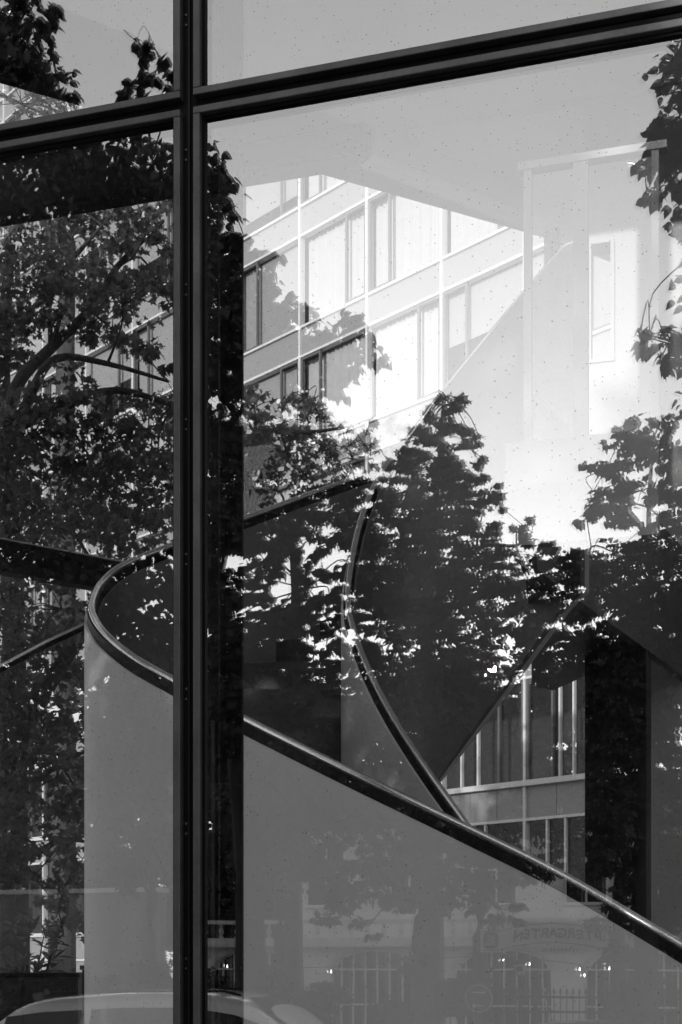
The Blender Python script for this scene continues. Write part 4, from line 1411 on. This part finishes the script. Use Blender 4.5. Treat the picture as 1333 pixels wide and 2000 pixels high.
# string of bulbs over the garden
M['bulb'] = bpy.data.materials.new('lit bulb')
M['bulb'].use_nodes = True
nb = M['bulb'].node_tree.nodes['Principled BSDF']
nb.inputs['Emission Color'].default_value = (1, 1, 1, 1)
nb.inputs['Emission Strength'].default_value = 6
YB = 23.5
sp_ = [(420, 1890), (455, 1925), (485, 1899), (540, 1900), (640, 1960 - 60), (985, 1876), (1010, 1893), (1036, 1885), (1131, 1895), (1140, 1906), (1178, 1882), (1186, 1893)]
ub, wb = uw(800, YB)
sl_ = thing('string_lights', 'string of small lit bulbs hung over the beer garden', 'lights', street(ub, wb, 1.5), ROT_OUT)
pb = F / YB
wp = []
for px, py in sp_:
    x = (800 - px) / pb
    z = (HY - py) / pb + EYE - 1.5
    wp.append((x, 0, z + 0.09))
    bo = MB().lathe([(0.005, z + 0.04), (0.012, z + 0.015), (0.013, z), (0.005, z - 0.013)], 8)
    for i in range(len(bo.v)):
        a_, b_, c_ = bo.v[i]
        bo.v[i] = (a_ + x, b_, c_)
    bo.build('bulb', M['bulb'], sl_, smooth=True)
    MB().tube([(x, 0, z + 0.05), (x, 0, z + 0.085)], 0.009, 6).build('socket', M['iron'], sl_)
wp.sort()
MB().tube(spline(wp, 3), 0.005, 5).build('wire', M['iron'], sl_)


# ------------------------------------------------------------------ parked cars
def car(label, u, w, paint, roofz, length, rails, flip=False):
    t = thing('parked_car', label, 'car', street(u, w, -0.12), ROT_OUT + (pi if flip else 0), 'cars parked behind the photographer')
    H = roofz + 0.12
    hl = length / 2
    # (x, bottom, belt, top, half width at belt, half width at top)
    st = [(-hl, .42, .62, .66, .62, .55), (-hl + .08, .3, .72, .8, .78, .7), (-hl + .5, .24, .8, .9, .86, .78), (-hl + 1.15, .22, .9, .98, .88, .76), (-hl + 1.35, .22, .92, 1.06, .88, .72),
          (-hl + 1.75, .22, .94, H - .16, .88, .64), (-hl + 2.05, .22, .95, H - .05, .88, .6), (-hl + 2.5, .22, .96, H, .88, .58), (-hl + 3.1, .22, .97, H - .01, .88, .58), (hl - 1.0, .22, .98, H - .06, .88, .57),
          (hl - .62, .22, .99, H - .12, .87, .56), (hl - .32, .25, .99, H - .42, .85, .6), (hl - .12, .3, .95, 1.0, .82, .7), (hl, .42, .7, .74, .7, .6)]
    vs, fs = [], []
    n = 12
    for x, zb_, ze, zt, wb_, wt_ in st:
        half = [(wb_ - .1, zb_), (wb_, zb_ + .16), (wb_ + .012, (zb_ + ze) / 2 + .1), (wb_ - .02, ze), (wt_ + .05, zt - min(.09, (zt - ze) * .4)), (wt_ - .1, zt - .012)]
        ring = [(x, -y, z) for y, z in half] + [(x, y, z) for y, z in half[::-1]]
        vs += ring
    for i in range(len(st) - 1):
        for k in range(n):
            k2 = (k + 1) % n
            fs.append((i * n + k, i * n + k2, (i + 1) * n + k2, (i + 1) * n + k))
    fs.append(tuple(range(n)))
    fs.append(tuple((len(st) - 1) * n + k for k in range(n - 1, -1, -1)))
    b = MB().add(vs, fs)
    body = b.build('body', paint, t, smooth=True)
    body.modifiers.new('round', 'SUBSURF').levels = 2
    body.modifiers['round'].render_levels = 2

    def side(xp, f):
        """point on the flank between belt (f = 0) and roof edge (f = 1)"""
        for (a, c) in zip(st, st[1:]):
            if a[0] <= xp <= c[0]:
                q = (xp - a[0]) / (c[0] - a[0])
                v = [a[j] + (c[j] - a[j]) * q for j in range(6)]
                zt = v[3] - min(.09, (v[3] - v[2]) * .4)
                return v[4] - .02 + (v[5] + .05 - v[4] + .02) * f, v[2] + (zt - v[2]) * f
        return .8, 1.0

    for s_ in (-1, 1):
        for xa_, xb_ in ((-hl + 1.6, -hl + 2.42), (-hl + 2.5, hl - 1.45), (hl - 1.36, hl - .62)):
            g = MB()
            rows = []
            for f in (0.1, 0.5, 0.86):
                row = []
                for k in range(5):
                    xp = xa_ + (xb_ - xa_) * k / 4
                    y, z = side(xp, f)
                    row.append((xp, s_ * (y + .004), z))
                rows.append(row)
            g.v = [p for r_ in rows for p in r_]
            g.f = [(i * 5 + k, i * 5 + k + 1, i * 5 + k + 6, i * 5 + k + 5) for i in range(2) for k in range(4)]
            g.build('side_window', M['carglass'], t)
        if rails:
            MB().tube([(-hl + 2.0, s_ * .6, H - .06), (-hl + 2.15, s_ * .6, H - .025), (hl - 1.1, s_ * .59, H - .05), (hl - .95, s_ * .59, H - .09)], .01, 6).build('roof_rail', M['black'], t)
        mr_ = MB().box(-hl + 1.75, -hl + 1.9, s_ * .9 if s_ > 0 else -1.06, 1.06 if s_ > 0 else -.9, .95, 1.06)
        mr_.build('wing_mirror', paint, t, bevel=0.02)
        for xw in (-hl + .85, hl - .85):
            wl_o = bpy.data.objects.new('wheel', None)
            C.objects.link(wl_o)
            wl_o.parent = t
            wl_o.location = (xw, s_ * .78, .32)
            wl_o.rotation_euler = (R(90), 0, 0)
            MB().lathe([(.2, -.1), (.3, -.1), (.32, -.06), (.32, .06), (.3, .1), (.2, .1)], 24).build('tyre', M['tyre'], wl_o, smooth=True)
            MB().lathe([(.02, -.105), (.19, -.102), (.2, -.09), (.2, .09), (.19, .102), (.02, .105)], 16).build('rim', M['alu'], wl_o)
    for s_ in (-1, 1):
        MB().box(-hl + .0, -hl + .12, s_ * .62 - .13, s_ * .62 + .13, .6, .72).build('headlight', M['white'], t, bevel=.02)
        MB().box(hl - .14, hl - .04, s_ * .66 - .1, s_ * .66 + .1, .74, .94).build('tail_light', M['dark'], t, bevel=.02)
    # windscreens
    for xa_, za_, xb_, zb_, wa, wb_ in ((-hl + 1.32, 1.03, -hl + 1.98, H - .1, .66, .52), (hl - .22, 1.1, hl - .6, H - .2, .6, .5)):
        dx = -.03 if xa_ < 0 else .03
        MB().add([(xa_ + dx, -wa, za_ + .02), (xa_ + dx, wa, za_ + .02), (xb_ + dx, wb_, zb_ + .02), (xb_ + dx, -wb_, zb_ + .02)], [(0, 1, 2, 3)]).build('windscreen', M['carglass'], t)
    return t


uc, wc = uw(215, 12.8)
car('silver estate car with black roof rails parked behind the photographer', uc + 1.0, wc + 0.2, M['carlight'], 1.49, 4.8, True)
uc, wc = uw(1035, 13.0)
car('low grey car parked in front of the iron fence', uc, wc + 0.2, M['cardark'], 1.20, 4.2, False, True)
